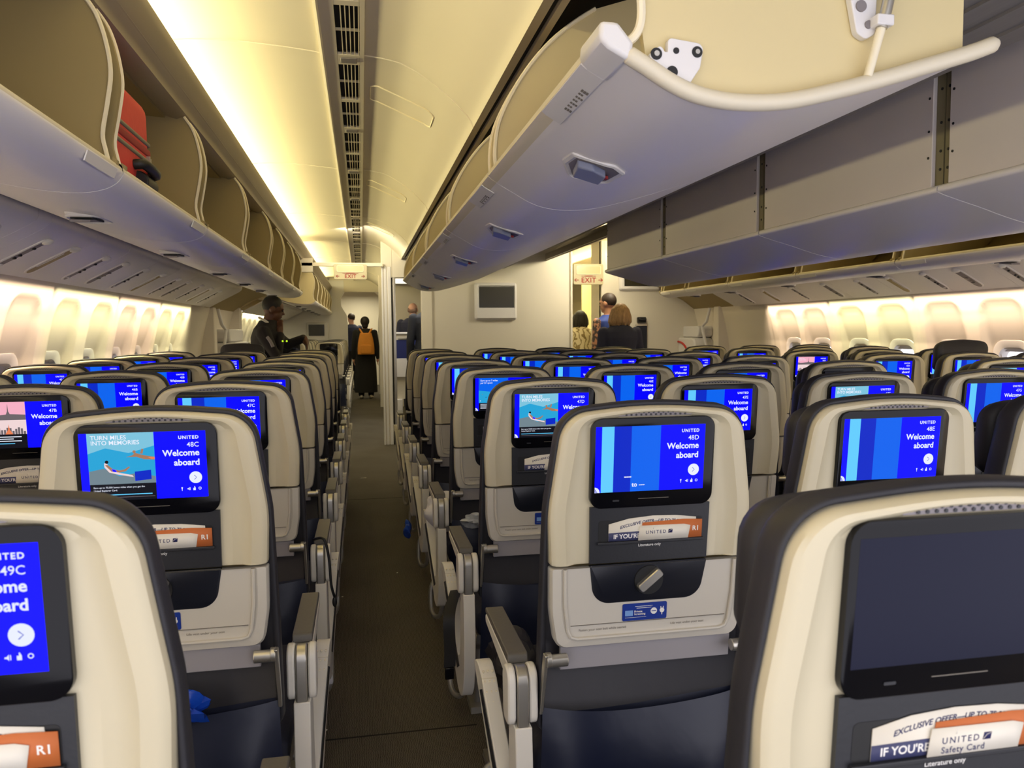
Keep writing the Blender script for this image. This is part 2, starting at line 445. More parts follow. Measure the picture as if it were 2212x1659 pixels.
# centre strip of each aisle ceiling
st = MB()
for fx in ((lambda x: x), mir):
    for a, b in ((-0.122, -0.066), (0.0165, 0.033)):
        sweep(st, [(a, 1.040), (b, 1.040), (b, 1.056), (a, 1.056)], Y0, Y1, fx)
    sweep(st, [(-0.130, 1.036), (-0.120, 1.032), (-0.114, 1.036), (-0.118, 1.056), (-0.130, 1.056)], Y0, Y1, fx)
struct(st.build('trim_2', CEIL))
def NTH(n): return str(n) + {1: 'st', 2: 'nd', 3: 'rd'}.get(n if n < 20 else n % 10, 'th')
for side, fx in (('left', lambda x: x), ('right', mir)):
    k = 0
    y = -0.08 if side == 'left' else 6.3
    while y < 15.5:
        # one service module: plate, two slatted slots, joint
        root = empty('ceiling_vent', (fx(-0.025), y + 0.53, D(1.048)))
        tag(root, 'slatted ceiling vent over the %s aisle, %s from the camera' % (side, NTH(k + 1)), 'vent', 'slatted vents along the aisle ceilings')
        ox, oy, oz = root.location
        def R(mb): return mb.xf(lambda p: (fx(p.x) - ox, p.y - oy, p.z - oz))
        for a, b in ((-.055, .055), (.52, .56)): R(MB().box(-0.066, 0.0165, y + a, y + b, D(1.040), D(1.052))).build('plate', CEIL, root, bev=0.002)
        for a, b in ((y + 0.055, y + 0.52), (y + 0.56, y + 1.012)):
            bx = MB().box(-0.066, 0.0165, a, b, D(1.056), D(1.062)); R(bx).build('slot_back', DARKGAP, root)
            s = MB()
            for q in range(5):
                x = -0.047 + q * 0.0145; s.box(x, x + 0.0035, a, b, D(1.041), D(1.056))
            s.box(-0.066, 0.0165, (a + b) / 2 - .004, (a + b) / 2 + .004, D(1.046), D(1.054))
            R(s).build('slat', BEAD, root)
        lamp = MB().box(-0.056, 0.006, y - 0.028, y + 0.028, D(1.036), D(1.041)); R(lamp).build('cover_plate', VENT, root, bev=0.003)
        y += 1.067; k += 1
# ceiling joints and raised outlines
rb = MB()
for fx in ((lambda x: x), mir):
    for j in range(-1, 15):
        y = 4.16 + 1.067 * 2 * (j - 2) / 1.0 if False else -0.11 + 1.067 * j
        if y < Y0: continue
        if j % 2 == 0: continue
        for P_ in (CL, CR):
            path = [(fx(p[0]), y, D(p[1] - 0.0005)) for p in P_]
            rb.tube(path, 0.0035, 6)
struct(rb.build('trim_3', CEIL))
pc = MB()
def crx(t):  # point on the right ceiling curve by its x
    for a, b in zip(CR, CR[1:]):
        if a[0] <= t <= b[0]: u = (t - a[0]) / (b[0] - a[0]); return a[1] + (b[1] - a[1]) * u
    return CR[-1][1]
for yc in (1.45, 3.55, 5.65, 7.75):
    loop = []
    for (x, y) in rrect(0.06, 0.33, yc - 0.11, yc + 0.11, 0.03, 4):
        loop.append((x, y, D(crx(x) - 0.001)))
    pc.tube(loop, 0.0032, 6, closed=True)
struct(pc.build('trim_4', BEAD))
# valances above the outer bins, rails beside the centre bins
va = MB(); vr = MB(); vd = MB()
VAL = [(-0.552, 0.905), (-0.556, 0.875), (-0.575, 0.855), (-0.588, 0.822), (-0.600, 0.815), (-0.606, 0.790), (-0.640, 0.775), (-0.72, 0.80), (-0.72, 0.86), (-0.66, 0.87), (-0.60, 0.885), (-0.565, 0.915)]
for fx in ((lambda x: x), mir):
    sweep(va, VAL, Y0, 16.0, fx)
    sweep(va, [(-0.585, 0.838), (-0.582, 0.832), (-0.590, 0.824), (-0.596, 0.83)], Y0, 16.0, fx, 0)
    sweep(vr, [(0.451, 0.80), (0.476, 0.797), (0.476, 0.83), (0.451, 0.84)], Y0, 8.6, fx)
    sweep(vd, [(0.476, 0.81), (0.496, 0.81), (0.496, 0.83), (0.476, 0.83)], Y0, 8.6, fx)
    sweep(vr, [(0.494, 0.797), (0.514, 0.797), (0.514, 0.86), (0.494, 0.86)], Y0, 8.6, fx)
struct(va.build('trim_5', RAIL, sharp=50)); struct(vr.build('trim_6', RAIL)); struct(vd.build('trim_7', DARKGAP))
# dark void above the centre bins, with the grey duct panel between the two rows
vo = MB().box(0.52, 2.05, Y0, 8.7, D(1.10), D(1.12), 0)
vo.box(1.02, 1.60, Y0, 8.7, D(0.70), D(0.72), 1)
for j in range(6): vo.box(1.04 + j * 0.095, 1.052 + j * 0.095, Y0, 8.7, D(0.692), D(0.70), 1)
struct(vo.build('trim_8', [DARKGAP, mat('grey_duct_panel', (150, 146, 142), 0.6, noise=0.12, scale=7, stretch=(14, 1, 1))]))
# sidewall trim where the wall meets the service panels, dado at the floor
ba = MB()
for fx in ((lambda x: x), mir):
    ba.rings([[(fx(x), y, z) for x, z in ((-1.50, 0), (-1.44, 0), (-1.44, 0.18), (-1.60, 0.22), (-1.62, 0.0))] for y in (Y0, 15.5)])
struct(ba.build('baseboard_left', CHAR))

# ---------------------------------------------------------------- forward walls
BY = 8.80
w = MB()
w.box(0.232, 0.352, BY, BY + 0.09, 0, D(1.15)); w.box(0.352, 0.70, BY, BY + 0.06, D(0.60), D(1.15))
w.box(0.67, 2.42, BY + 0.02, BY + 0.09, 0, D(1.15)); w.box(0.67, 0.79, BY - 0.01, BY + 0.05, 0, D(1.15))
w.box(2.40, 2.425, BY - 0.005, BY + 0.09, 0, D(1.15))
w.box(0.70, 2.40, BY + .1, BY + .12, 0, D(1.15))
struct(w.build('wall_front', BULK, bev=0.006))
w = MB().box(0.232, 0.252, BY - .012, BY + 0.02, 0, D(0.72)).box(0.262, 0.29, BY - .008, BY + 0.02, 0, D(0.72)).box(0.30, 0.336, BY - .01, BY + 0.02, 0, D(0.72))
struct(w.build('trim_9', WHITE, bev=0.004))
struct(MB().box(0.338, 0.354, BY - .004, BY + 0.02, 0, D(0.6)).build('trim_10', DARKGAP))
struct(MB().box(0.356, 0.385, BY - .012, BY + 0.05, 0, D(0.6)).build('trim_11', SILVER, bev=0.004))
# right lavatory wall beside the second aisle
w = MB().box(2.86, 4.2, BY + 0.3, BY + 0.36, 0, D(1.1)); w.box(2.86, 2.92, BY + 0.27, BY + 0.7, 0, D(1.1))
struct(w.build('wall_lavatory', BULK, bev=0.006))
# class divider far ahead, with a waisted opening over the aisle
def half(xo, xi, s):
    pts = [(xo, 0), (xi, 0), (xi, 1.45), (xi - s * .02, 1.62), (xi - s * 0.12, 1.78), (xi - s * 0.13, 1.95), (xi - s * .06, 2.06), (xi - s * .06, 2.3), (xo, 2.3)]
    return pts
w = MB().prism(half(-1.62, -0.26, -1)[::-1] if False else half(-1.62, -0.26, 1), 'y', 16.0, 16.08)
w.prism(half(1.3, 0.34, -1), 'y', 16.0, 16.08)
struct(w.build('wall_divider', WHITE, bev=0.0))
w = MB().box(-0.6, 0.7, 16.012, 16.06, D(0.80), D(1.12)).box(1.3, 4.2, 16.0, 16.06, 0, D(1.1)).box(-1.7, 4.3, Y1 - 0.05, Y1, 0, D(1.15))
struct(w.build('wall_far', CEIL))
# beam that carries the exit sign
w = MB().box(-0.62, 0.25, 8.74, 8.79, D(0.715), D(0.755)); w.box(-0.75, -0.5, 8.74, 8.79, D(0.65), D(0.8)); w.box(2.42, 3.1, 9.2, 9.25, D(0.72), D(0.78))
struct(w.build('trim_12', CEIL, bev=0.004))
# door bays: bustle, frame, support arm (left and right)
def door(side, n):
    fx = (lambda x: x) if side == 'left' else mir
    ya, yb = 8.45, 9.75
    root = struct(MB().box(-1.66, -1.55, ya + 0.1, yb, 0, 1.9).xf(lambda p: (fx(p.x), p.y, p.z)).build('door_%d' % n, WALLM, bev=0.01))
    b = MB().prism([(p[0], p[1]) for p in rrect(ya + 0.18, yb - 0.12, 0.30, 1.17, 0.10)], 'x', -1.55, -1.30)
    b.xf(lambda p: (fx(p.x), p.y, p.z)); b.build('door_bustle', WHITE, root, bev=0.02)
    b = MB().prism([(p[0], p[1]) for p in rrect(ya + 0.22, yb - 0.16, 1.175, 1.31, 0.05)], 'x', -1.55, -1.36)
    b.xf(lambda p: (fx(p.x), p.y, p.z)); b.build('door_cover', WHITE, root, bev=0.015)
    # red slide girt arc
    arc = [(-1.292, (ya + yb) / 2 + 0.30 * math.cos(t), 0.93 + 0.19 * math.sin(t)) for t in [PI * i / 14 for i in range(15)]]
    MB().tube(arc, 0.012, 8).xf(lambda p: (fx(p.x), p.y, p.z)).build('door_handle', mat('red_handle_%d' % n, (190, 40, 30), 0.4), root)
    MB().tube([(-1.46, ya + 0.12, 1.52), (-1.43, ya + 0.14, 1.36), (-1.40, ya + 0.20, 1.30), (-1.42, ya + 0.10, 1.02), (-1.44, ya + 0.06, 0.8)], 0.018, 8).xf(lambda p: (fx(p.x), p.y, p.z)).build('hinge_arm', WHITE, root)
    f = MB().box(-1.64, -1.46, ya - 0.10, ya + 0.03, 0, D(.262)).box(-1.64, -1.42, yb + 0.05, yb + 0.18, 0, D(.30)); f.xf(lambda p: (fx(p.x), p.y, p.z)); f.build('door_frame', WALLM, root, bev=0.012)
door('left', 1); door('right', 2)
# header of the door bays, below the ceiling
w = MB()
for fx in ((lambda x: x), mir):
    w.rings([[(fx(x), y, D(z)) for x, z in ((-1.50, 0.25), (-1.35, 0.36), (-1.12, 0.46), (-0.85, 0.60), (-0.70, 0.80), (-0.8, 0.95), (-1.5, 0.95))] for y in (8.05, 9.9)])
struct(w.build('trim_13', LINER, bev=0.0))

# ================================================================ OVERHEAD BINS
JOINT = mat('grey_seam_filler', (96, 90, 88), 0.8)  # for strips added to stop light between bins and darken the seams
BOT = cat([(-1.12, 0.448), (-1.04, 0.418), (-0.914, 0.376), (-0.80, 0.350), (-0.68, 0.337), (-0.61, 0.344), (-0.572, 0.362), (-0.556, 0.385), (-0.562, 0.398), (-0.580, 0.400)], 4)
DIVF = cat([(-0.572, 0.392), (-0.580, 0.43), (-0.585, 0.47), (-0.572, 0.54), (-0.562, 0.61), (-0.570, 0.68), (-0.588, 0.74), (-0.615, 0.783)], 4)
def side_bin(side, ya, yb, i, far=False):
    fx = (lambda x: x) if side == 'left' else mir
    oy = (ya + yb) / 2; ox = fx(-0.85); oz = D(0.40)
    root = empty('overhead_bin', (ox, oy, oz))
    def R(mb): return mb.xf(lambda p: (fx(p.x) - ox, p.y - oy, p.z - oz))
    g = 0.003
    mb = MB(); sweep(mb, thick(BOT, 0.016), ya + g, yb - g)
    R(mb).build('bucket', BINM, root, sharp=50)
    lipc = MB().tube([(-0.568, ya + g, D(0.392)), (-0.568, yb - g, D(0.392))], 0.0125, 10); R(lipc).build('lip', BINLIP, root)
    js = MB(); sweep(js, [(p[0], p[1] + 0.004) for p in BOT[:34]] + [(p[0], p[1] + 0.010) for p in BOT[:34]][::-1], yb - 0.006, yb - 0.0004); R(js).build('seam_filler', JOINT, root)
    # label plate on the lip, finger latch below
    R(MB().box(-0.5575, -0.5545, yb - 0.26, yb - 0.06, D(0.362), D(0.384)).xf(lambda p: (p.x - (D(0.375) - p.z) * 0.35, p.y, p.z))).build('label_plate', WHITE, root)
    for yy, nm in ((yb - 0.034, 0), (ya + 0.034, 1)):
        poly = list(DIVF) + [(-0.75, 0.86), (-1.1, 0.86), (-1.25, 0.60), (-1.13, 0.47)] + [(p[0], p[1] + 0.017) for p in BOT[:34:3]]
        w_ = MB(); sweep(w_, poly, yy - 0.009, yy + 0.009)
        R(w_).build('end_wall', LINER, root, sharp=30)
        R(MB().tube([(p[0], yy - (0.011 if nm == 0 else -0.011), D(p[1])) for p in DIVF], 0.0055, 6)).build('edge_bead', BEAD, root)
    hs = MB(); sweep(hs, thick([(-0.68, 0.79), (-1.25, 0.84), (-1.40, 0.62), (-1.12, 0.458)], 0.012), ya, yb); R(hs).build('housing', LINER, root)
    yc = oy - 0.02
    la = MB()
    la.rings([[( -0.80 + u * 1.0, yc + v, D(0.350) - dz + (u * -0.10 if u < 0 else u * 0.0)) for u, v in rrect(-0.045, 0.06, -0.075, 0.085, 0.035)] for dz in (-0.01, 0.004)])
    R(la).build('latch_bezel', WHITE, root, bev=0.003)
    R(MB().tube([(-0.80 + u, yc + v, D(0.345)) for u, v in rrect(-0.04, 0.055, -0.07, 0.08, 0.03)], 0.005, 6, closed=True)).build('latch_rim', WHITE, root)
    R(MB().prism([(-0.83, yc - 0.045), (-0.77, yc - 0.055), (-0.76, yc + 0.03), (-0.83, yc + 0.02)], 'z', D(0.338), D(0.3435))).build('latch_pocket', BLACK, root)
    R(MB().rings([[(-0.795 + a * .028, yc - 0.035 + b_ * 0.04, z + .006 * b_) for a, b_ in ((-1, -1), (1, -1), (1, 1), (-1, 1))] for z in (D(0.330), D(0.338))])).build('latch_paddle', VENT, root, bev=0.002)
    return root
LB = [-0.10, 0.98, 2.05, 3.10, 4.24, 5.36, 6.20, 7.10, 7.95]
for i in range(1, len(LB) - 1):
    extra = ', red suitcase inside' if i == 2 else ''
    r = side_bin('left', LB[i], LB[i + 1], i)
    tag(r, 'open overhead bin on the left wall, %s from the camera%s' % (ORD[i - 1], extra), 'overhead bin', 'open overhead bins along the left wall')
RB = [2.0, 3.08, 4.15, 5.23, 6.31, 7.22, 7.85]
for i in range(len(RB) - 1):
    r = side_bin('right', RB[i], RB[i + 1], i)
    tag(r, 'open white overhead bin above the right windows, %s one from the camera' % ORD[i], 'overhead bin', 'open overhead bins along the right wall')
k = 0
for (ya, yb) in ((10.1, 11.1), (11.1, 12.1), (12.1, 13.1), (13.1, 14.1), (14.1, 15.1), (15.1, 15.95)):
    r = side_bin('left', ya, yb, k)
    tag(r, 'overhead bin of the cabin ahead, beyond the left door, %s one past the door' % ORD[k], 'overhead bin', 'overhead bins of the cabin ahead'); k += 1
# end cap panels of the bin runs, facing the door bay and the rear
tn_ = [30]
def endcap(side, y, label):
    fx = (lambda x: x) if side == 'left' else mir
    poly = list(DIVF) + [(-0.68, 0.86), (-1.1, 0.9), (-1.5, 0.7), (-1.45, 0.30), (-1.28, 0.40), (-1.13, 0.47)] + [(p[0], p[1] + 0.012) for p in BOT[:34:3]]
    mb = MB(); sweep(mb, poly, y, y + 0.02, fx)
    tn_[0] += 1; o = mb.build('trim_%d' % tn_[0], LINER2); struct(o)
    return o
endcap('left', 7.96, 'cream end panel closing the left bin run at the exit door')
o = endcap('left', 10.06, 'cream end panel of the bin run beyond the left exit door, with small arrow marks')
o = endcap('right', 7.87, 'cream end panel closing the right bin run at the exit door')

# centre bins, left-hand row (lip over the left aisle, hanging low)
S = 1.0
RIM = cat([(0.340, 0.412), (0.352, 0.398), (0.372, 0.384), (0.405, 0.366), (0.447, 0.343), (0.489, 0.329), (0.547, 0.323), (0.62, 0.328), (0.695, 0.345), (0.771, 0.366), (0.849, 0.390), (0.929, 0.415), (0.977, 0.4335)], 4)
CDIV = cat([(0.352, 0.418), (0.350, 0.47), (0.362, 0.54), (0.40, 0.62), (0.447, 0.69), (0.50, 0.75), (0.56, 0.80), (0.62, 0.84)], 4)
def flatten_poly(): return list(CDIV) + [(0.80, 0.90), (0.95, 0.86), (0.96, 0.50), (0.965, 0.445)] + [(p[0], p[1] + 0.012) for p in RIM[::-1][2::3]]
def rimz(x):
    for a, b in zip(RIM, RIM[1:]):
        if a[0] <= x <= b[0]: t = (x - a[0]) / max(1e-6, b[0] - a[0]); return a[1] + (b[1] - a[1]) * t
    return RIM[-1][1]
def centre_bin(ya, yb, i):
    oy = (ya + yb) / 2; ox = 0.6; oz = D(0.36)
    root = empty('centre_bin', (ox, oy, oz))
    def R(mb): return mb.xf(lambda p: (p.x - ox, p.y - oy, p.z - oz))
    g = 0.003
    mb = MB(); sweep(mb, thick(RIM[6:], 0.014), ya + g, yb - g); R(mb).build('bucket', BINM, root, sharp=50)
    mb = MB(); sweep(mb, thick([(0.338, 0.418), (0.338, 0.408), (0.346, 0.400), (0.370, 0.3865)], 0.012), ya + g, yb - g); R(mb).build('lip', BINLIP, root)
    R(MB().box(0.3705, 0.373, ya + g, yb - g, D(0.3850), D(0.3868))).build('lip_joint', DARKGAP, root)
    # raised label plate on the lip with the seat placard print
    lp = MB(); sweep(lp, thick([(0.3365, 0.405), (0.3445, 0.3985), (0.3725, 0.3825)], -0.0028), ya + 0.10, ya + 0.36); R(lp).build('label_plate', WHITE, root, bev=0.001)
    ink = MB()
    for q in range(7):
        y = ya + 0.17 + q * 0.017; w_ = 0.004 if q not in (0, 6) else 0.007
        for r_ in range(3 if q % 2 == 0 else 2):
            ink.box(0.3575 + r_ * 0.0042, 0.3605 + r_ * 0.0042, y, y + w_ + 0.003, 0, 0.0006)
    ink.xf(lambda p: (p.x, p.y, p.z + D(0.3868) - (p.x - 0.3575) * 0.57)); R(ink).build('placard_print', INKG, root)
    for yy, nm in ((yb - 0.030, 0), (ya + 0.030, 1)):
        if i == 0 and nm == 1: continue
        w_ = MB(); sweep(w_, flatten_poly(), yy - 0.009, yy + 0.009); R(w_).build('end_wall', LINER2, root, sharp=30)
        R(MB().tube([(p[0], yy - (0.011 if nm == 0 else -0.011), D(p[1])) for p in CDIV], 0.0055, 6)).build('edge_bead', BEAD, root)
    yc = oy + 0.02; X0 = 0.480
    def onrim(mb): return mb.xf(lambda p: (p.x + X0, p.y + yc, D(rimz(p.x + X0)) + p.z))
    o1 = rpoly([(-0.058, -0.055, .015), (0.02, -0.085, .02), (0.062, -0.03, .02), (0.058, 0.07, .02), (-0.03, 0.09, .02), (-0.060, 0.02, .02)])
    R(onrim(MB().rings([[(u, v, 0.008) for u, v in o1], [(u, v, -0.004) for u, v in o1], [(u, v, -0.006) for u, v in offs(o1, -0.006)], [(u, v, -0.002) for u, v in offs(o1, -0.012)]], cap0=False))).build('latch_bezel', WHITE, root)
    R(onrim(MB().rings([[(u, v, z) for u, v in offs(o1, -0.013)] for z in (-0.0005, -0.0028)]))).build('latch_pocket', VENT, root)
    R(onrim(MB().rings([[(-0.012 + a * .030, -0.012 + b_ * 0.036, z - 0.004 * b_) for a, b_ in ((-1, -.6), (0, -1), (1, -.6), (1, .8), (-.8, 1))] for z in (-0.020, -0.003)]))).build('latch_paddle', mat('latch_blue_grey_%d' % i, (120, 126, 150), 0.35), root, bev=0.003)
    R(onrim(MB().box(0.020, 0.034, 0.0, 0.014, -0.010, -0.004))).build('latch_flag', INKR, root)
    js = MB(); sweep(js, [(p[0], p[1] + 0.004) for p in RIM[6:]] + [(p[0], p[1] + 0.010) for p in RIM[6:]][::-1], yb - 0.006, yb - 0.0004); R(js).build('seam_filler', JOINT, root)
    if i == 0:
        # near end: rounded rim, inset end panel with hinge bracket and strut
        R(MB().tube([(p[0], ya + 0.006, D(p[1] + 0.006)) for p in RIM[8:]], [0.006] + [0.0125] * (len(RIM[8:]) - 2) + [0.007], 12)).build('rim', BINLIP, root)
        ep = [(0.402, 0.44), (0.412, 0.375), (0.47, 0.345), (0.55, 0.334), (0.65, 0.342), (0.78, 0.375), (0.93, 0.425), (0.928, 0.92), (0.44, 0.92), (0.405, 0.60)]
        w_ = MB(); sweep(w_, ep, ya + 0.022, ya + 0.034); R(w_).build('end_panel', LINER2, root)
        bd = cat([(0.345, 0.400, 0), (0.372, 0.405, 0), (0.392, 0.418, 0), (0.401, 0.443, 0), (0.399, 0.49, 0), (0.392, 0.58, 0)], 4)
        R(MB().tube([(p[0], ya + 0.018, D(p[1])) for p in bd], 0.0065, 8)).build('edge_bead', BEAD, root)
        # lip end block
        w_ = MB(); sweep(w_, [(0.334, 0.428), (0.332, 0.404), (0.345, 0.392), (0.376, 0.376), (0.384, 0.40), (0.36, 0.428)], ya - 0.004, ya + 0.10); R(w_).build('lip_end_block', WHITE, root, bev=0.006)
        pl = rpoly([(0.405, 0.388, .008), (0.428, 0.405, .006), (0.434, 0.396, 0.001), (0.4385, 0.396, 0.001), (0.4385, 0.416, .006), (0.494, 0.410, .01), (0.488, 0.376, .01), (0.470, 0.350, .01), (0.452, 0.356, .01), (0.445, 0.365, .006)][::-1])
        R(MB().prism([(a, D(b_)) for a, b_ in pl], 'y', ya + 0.010, ya + 0.021)).build('hinge_plate', WHITE, root, bev=0.0015)
        h = MB()
        for a, b_, r_ in ((0.421, 0.392, .0085), (0.451, 0.398, .0045), (0.483, 0.398, .008), (0.445, 0.368, .0085)): h.cyl((a, ya + 0.0105, D(b_)), 'y', r_, 0.003, 18)
        R(h).build('hinge_hole', BLACK, root)
        h = MB()
        for a, b_, r_ in ((0.421, 0.392, .004), (0.483, 0.398, .0035)): h.cyl((a, ya + 0.0085, D(b_)), 'y', r_, 0.003, 12)
        R(h).build('hinge_bolt', SILVER, root)
        pl = rpoly([(0.716, 0.53, .004), (0.7365, 0.440, .012), (0.752, 0.432, .01), (0.768, 0.440, .01), (0.770, 0.53, .004)])
        R(MB().prism([(a, D(b_)) for a, b_ in pl], 'y', ya + 0.008, ya + 0.021)).build('strut_bracket', WHITE, root, bev=0.0015)
        h = MB().cyl((0.742, ya + 0.007, D(0.479)), 'y', .0085, 0.003, 18).cyl((0.755, ya + 0.007, D(0.453)), 'y', .006, 0.003, 18); R(h).build('bracket_bolt', VENT, root)
        R(MB().box(0.757, 0.785, ya - 0.012, ya + 0.012, D(0.447), D(0.463))).build('strut_clamp', WHITE, root, bev=0.002)
        R(MB().tube([(0.795, ya - 0.004, D(0.56)), (0.776, ya - 0.004, D(0.47)), (0.770, ya - 0.002, D(0.445))], 0.0085, 14)).build('strut_rod', SILVER, root)
        R(MB().tube([(0.772, ya - 0.002, D(0.452)), (0.752, ya + 0.002, D(0.375))], 0.0065, 14)).build('strut_piston', BEAD, root)
    return root
CB = [1.067, 2.06, 3.12, 4.18, 5.25, 6.35]
for i in range(len(CB) - 1):
    r = centre_bin(CB[i], CB[i + 1], i)
    tag(r, 'lowered white centre bin, %s from the camera%s' % (ORD[i], ', its end panel and strut showing' if i == 0 else ''), 'overhead bin', 'lowered centre bins over the left aisle')
# centre bins, right-hand row: grey backs, white buckets
RBOT = cat([(1.735, 0.432), (1.722, 0.425), (1.722, 0.412), (1.738, 0.404), (1.80, 0.386), (1.876, 0.366), (1.96, 0.341), (2.03, 0.324), (2.10, 0.313), (2.16, 0.312), (2.21, 0.322), (2.232, 0.345), (2.225, 0.36)], 4)
def centre_bin_right(ya, yb, i):
    oy = (ya + yb) / 2; ox = 1.95; oz = D(0.36)
    root = empty('centre_bin', (ox, oy, oz))
    def R(mb): return mb.xf(lambda p: (p.x - ox, p.y - oy, p.z - oz))
    g = 0.003
    mb = MB(); sweep(mb, thick(RBOT, 0.014), ya + g, yb - g); R(mb).build('bucket', BINM, root, sharp=50)
    js = MB(); sweep(js, [(p[0], p[1] + 0.004) for p in RBOT[10:40]] + [(p[0], p[1] + 0.010) for p in RBOT[10:40]][::-1], yb - 0.006, yb - 0.0004); R(js).build('seam_filler', JOINT, root)
    R(MB().box(1.728, 1.742, ya + 0.035, yb - 0.035, D(0.43), D(0.97))).build('back_panel', GREYP, root, bev=0.002)
    R(MB().box(1.742, 1.76, ya + g, yb - g, D(0.43), D(0.97))).build('back_frame', OLIVE, root)
    sc = MB()
    for yy in (ya + 0.05, yb - 0.05):
        for dz in (0.52, 0.60, 0.70, 0.80): sc.cyl((1.7275, yy, D(dz)), 'x', 0.004, 0.003, 8)
    for yy in (ya + 0.015, yb - 0.016):
        for dz in (0.48, 0.535, 0.62, 0.72): sc.cyl((1.7415, yy, D(dz)), 'x', 0.0045, 0.003, 8)
    R(sc).build('screw_head', BLACK, root)
    for yy in (ya + 0.02, yb - 0.02):
        w_ = MB(); sweep(w_, [(1.745, 0.43), (1.876, 0.385), (2.03, 0.345), (2.15, 0.328), (2.222, 0.345), (2.20, 0.50), (2.12, 0.66), (2.02, 0.80), (1.745, 0.90)], yy - 0.008, yy + 0.008); R(w_).build('end_wall', LINER2, root)
    return root
XB = [-0.02, 1.04, 2.10, 3.18, 4.30, 5.38]
for i in range(len(XB) - 1):
    r = centre_bin_right(XB[i], XB[i + 1], i)
    tag(r, 'centre bin of the right-hand row with a grey back panel, %s one from the camera' % ORD[i], 'overhead bin', 'grey-backed centre bins of the right-hand row')

# ================================================================ SERVICE PANELS
PSU = cat([(-1.128, 0.452), (-1.130, 0.425), (-1.148, 0.402), (-1.20, 0.372), (-1.29, 0.325), (-1.37, 0.283), (-1.435, 0.247)], 4)
def psu_z(x):
    for a, b in zip(PSU[6:], PSU[7:]):
        if b[0] <= x <= a[0]: t = (x - a[0]) / (b[0] - a[0]); return a[1] + (b[1] - a[1]) * t
    return PSU[-1][1]
def psu_run(side, ya, yb, seams):
    fx = (lambda x: x) if side == 'left' else mir
    for a, b in zip(seams, seams[1:]):
        o = MB(); sweep(o, thick(PSU, -0.014), a + 0.0015, b - 0.0015, fx)
        yield o, a, b
tn = [40]
def unit(side, yc, kind, n, w=0.045):
    """one passenger service unit: oval recess, reading light dome, air nozzles and marks"""
    fx = (lambda x: x) if side == 'left' else mir
    xa, xb = -1.405, -1.195
    oz = D(psu_z(-1.3)); root = empty('service_unit', (fx(-1.3), yc, oz)); ox = fx(-1.3)
    def R(mb): return mb.xf(lambda p: (fx(p.x) - ox, p.y - yc, p.z - oz))
    def lay(poly, dz): return [(x, yc + y, D(psu_z(x) - dz)) for x, y in poly]
    body = rrect(xa, xb, -w / 2, w / 2, w * 0.48, 6)
    R(MB().rings([lay(body, -0.004), lay(body, 0.004), lay(offs(body, -0.005), 0.006)], cap0=True)).build('bezel', BINM, root)
    R(MB().rings([lay(offs(body, -0.009), 0.004), lay(offs(body, -0.009), 0.0068)])).build('recess', VENT if kind != 2 else LINER, root)
    R(MB().ball((xb - 0.012, yc, D(psu_z(xb - 0.012)) - 0.004), (0.026, w * 0.42, 0.014))).build('light_dome', WHITE, root)
    det = MB()
    if kind == 0:
        for t in (0.28, 0.52, 0.62): x = xb - (xb - xa) * t; R(MB().ball((x, yc, D(psu_z(x)) - 0.008), (0.009, 0.009, 0.006), 10, 6)).build('air_nozzle', BLACK, root)
        R(MB().box(xa + 0.02, xa + 0.035, yc - .01, yc + .01, D(psu_z(xa + .03)) - 0.012, D(psu_z(xa + .03)) - 0.004)).build('hook', WHITE, root, bev=.002)
    elif kind == 1:
        for t in (0.45, 0.7): x = xb - (xb - xa) * t; R(MB().box(x - 0.012, x + 0.012, yc - 0.006, yc + 0.006, D(psu_z(x)) - 0.011, D(psu_z(x)) - 0.006)).build('call_button', CHAR, root)
        R(MB().box(-1.34, -1.30, yc - 0.016, yc - 0.01, D(psu_z(-1.32)) - 0.0095, D(psu_z(-1.32)) - 0.005)).build('sign_print', INKG, root)
    else:
        R(MB().tube([(-1.35, yc - w * .3, D(psu_z(-1.35)) - 0.006), (-1.24, yc - w * .3, D(psu_z(-1.24)) - 0.006)], 0.003, 6)).build('slot', WHITE, root)
    return root
for side, seams, ul in (('left', [-0.10, 0.98, 1.55, 2.05, 2.62, 3.10, 3.22, 3.75, 4.24, 4.80, 5.36, 5.90, 6.40, 6.95, 7.50, 7.98], [0.5, 1.2, 1.72, 2.30, 2.68, 2.92, 3.38, 3.68, 4.10, 4.42, 4.82, 5.20, 5.62, 5.95, 6.4, 6.8, 7.2]),
                        ('right', [1.6, 2.3, 2.9, 3.5, 3.62, 4.15, 4.7, 5.23, 5.80, 6.31, 6.85, 7.40, 7.9], [2.4, 3.0, 3.36, 3.72, 4.05, 4.42, 4.72, 5.1, 5.45, 5.9, 6.4, 6.9, 7.4])):
    for k, (o, a, b) in enumerate(psu_run(side, 0, 0, seams)):
        ob = o.build('service_panel', BINM, sharp=50)
        tn[0] += 1; ob.name = 'trim_%d' % tn[0]; struct(ob)
    for k, y in enumerate(ul):
        r = unit(side, y, (0, 1, 0, 2)[k % 4], k, 0.075 if k % 2 else 0.058)
        tag(r, 'oval service unit with light dome above the %s windows, %s from the camera' % (side, str(k + 1) + ('st' if k == 0 else 'nd' if k == 1 else 'rd' if k == 2 else 'th')), 'service unit', 'passenger service units above the %s windows' % side)
o = MB(); sweep(o, thick(PSU, -0.014), 10.1, 15.95); struct(o.build('trim_39', BINM))

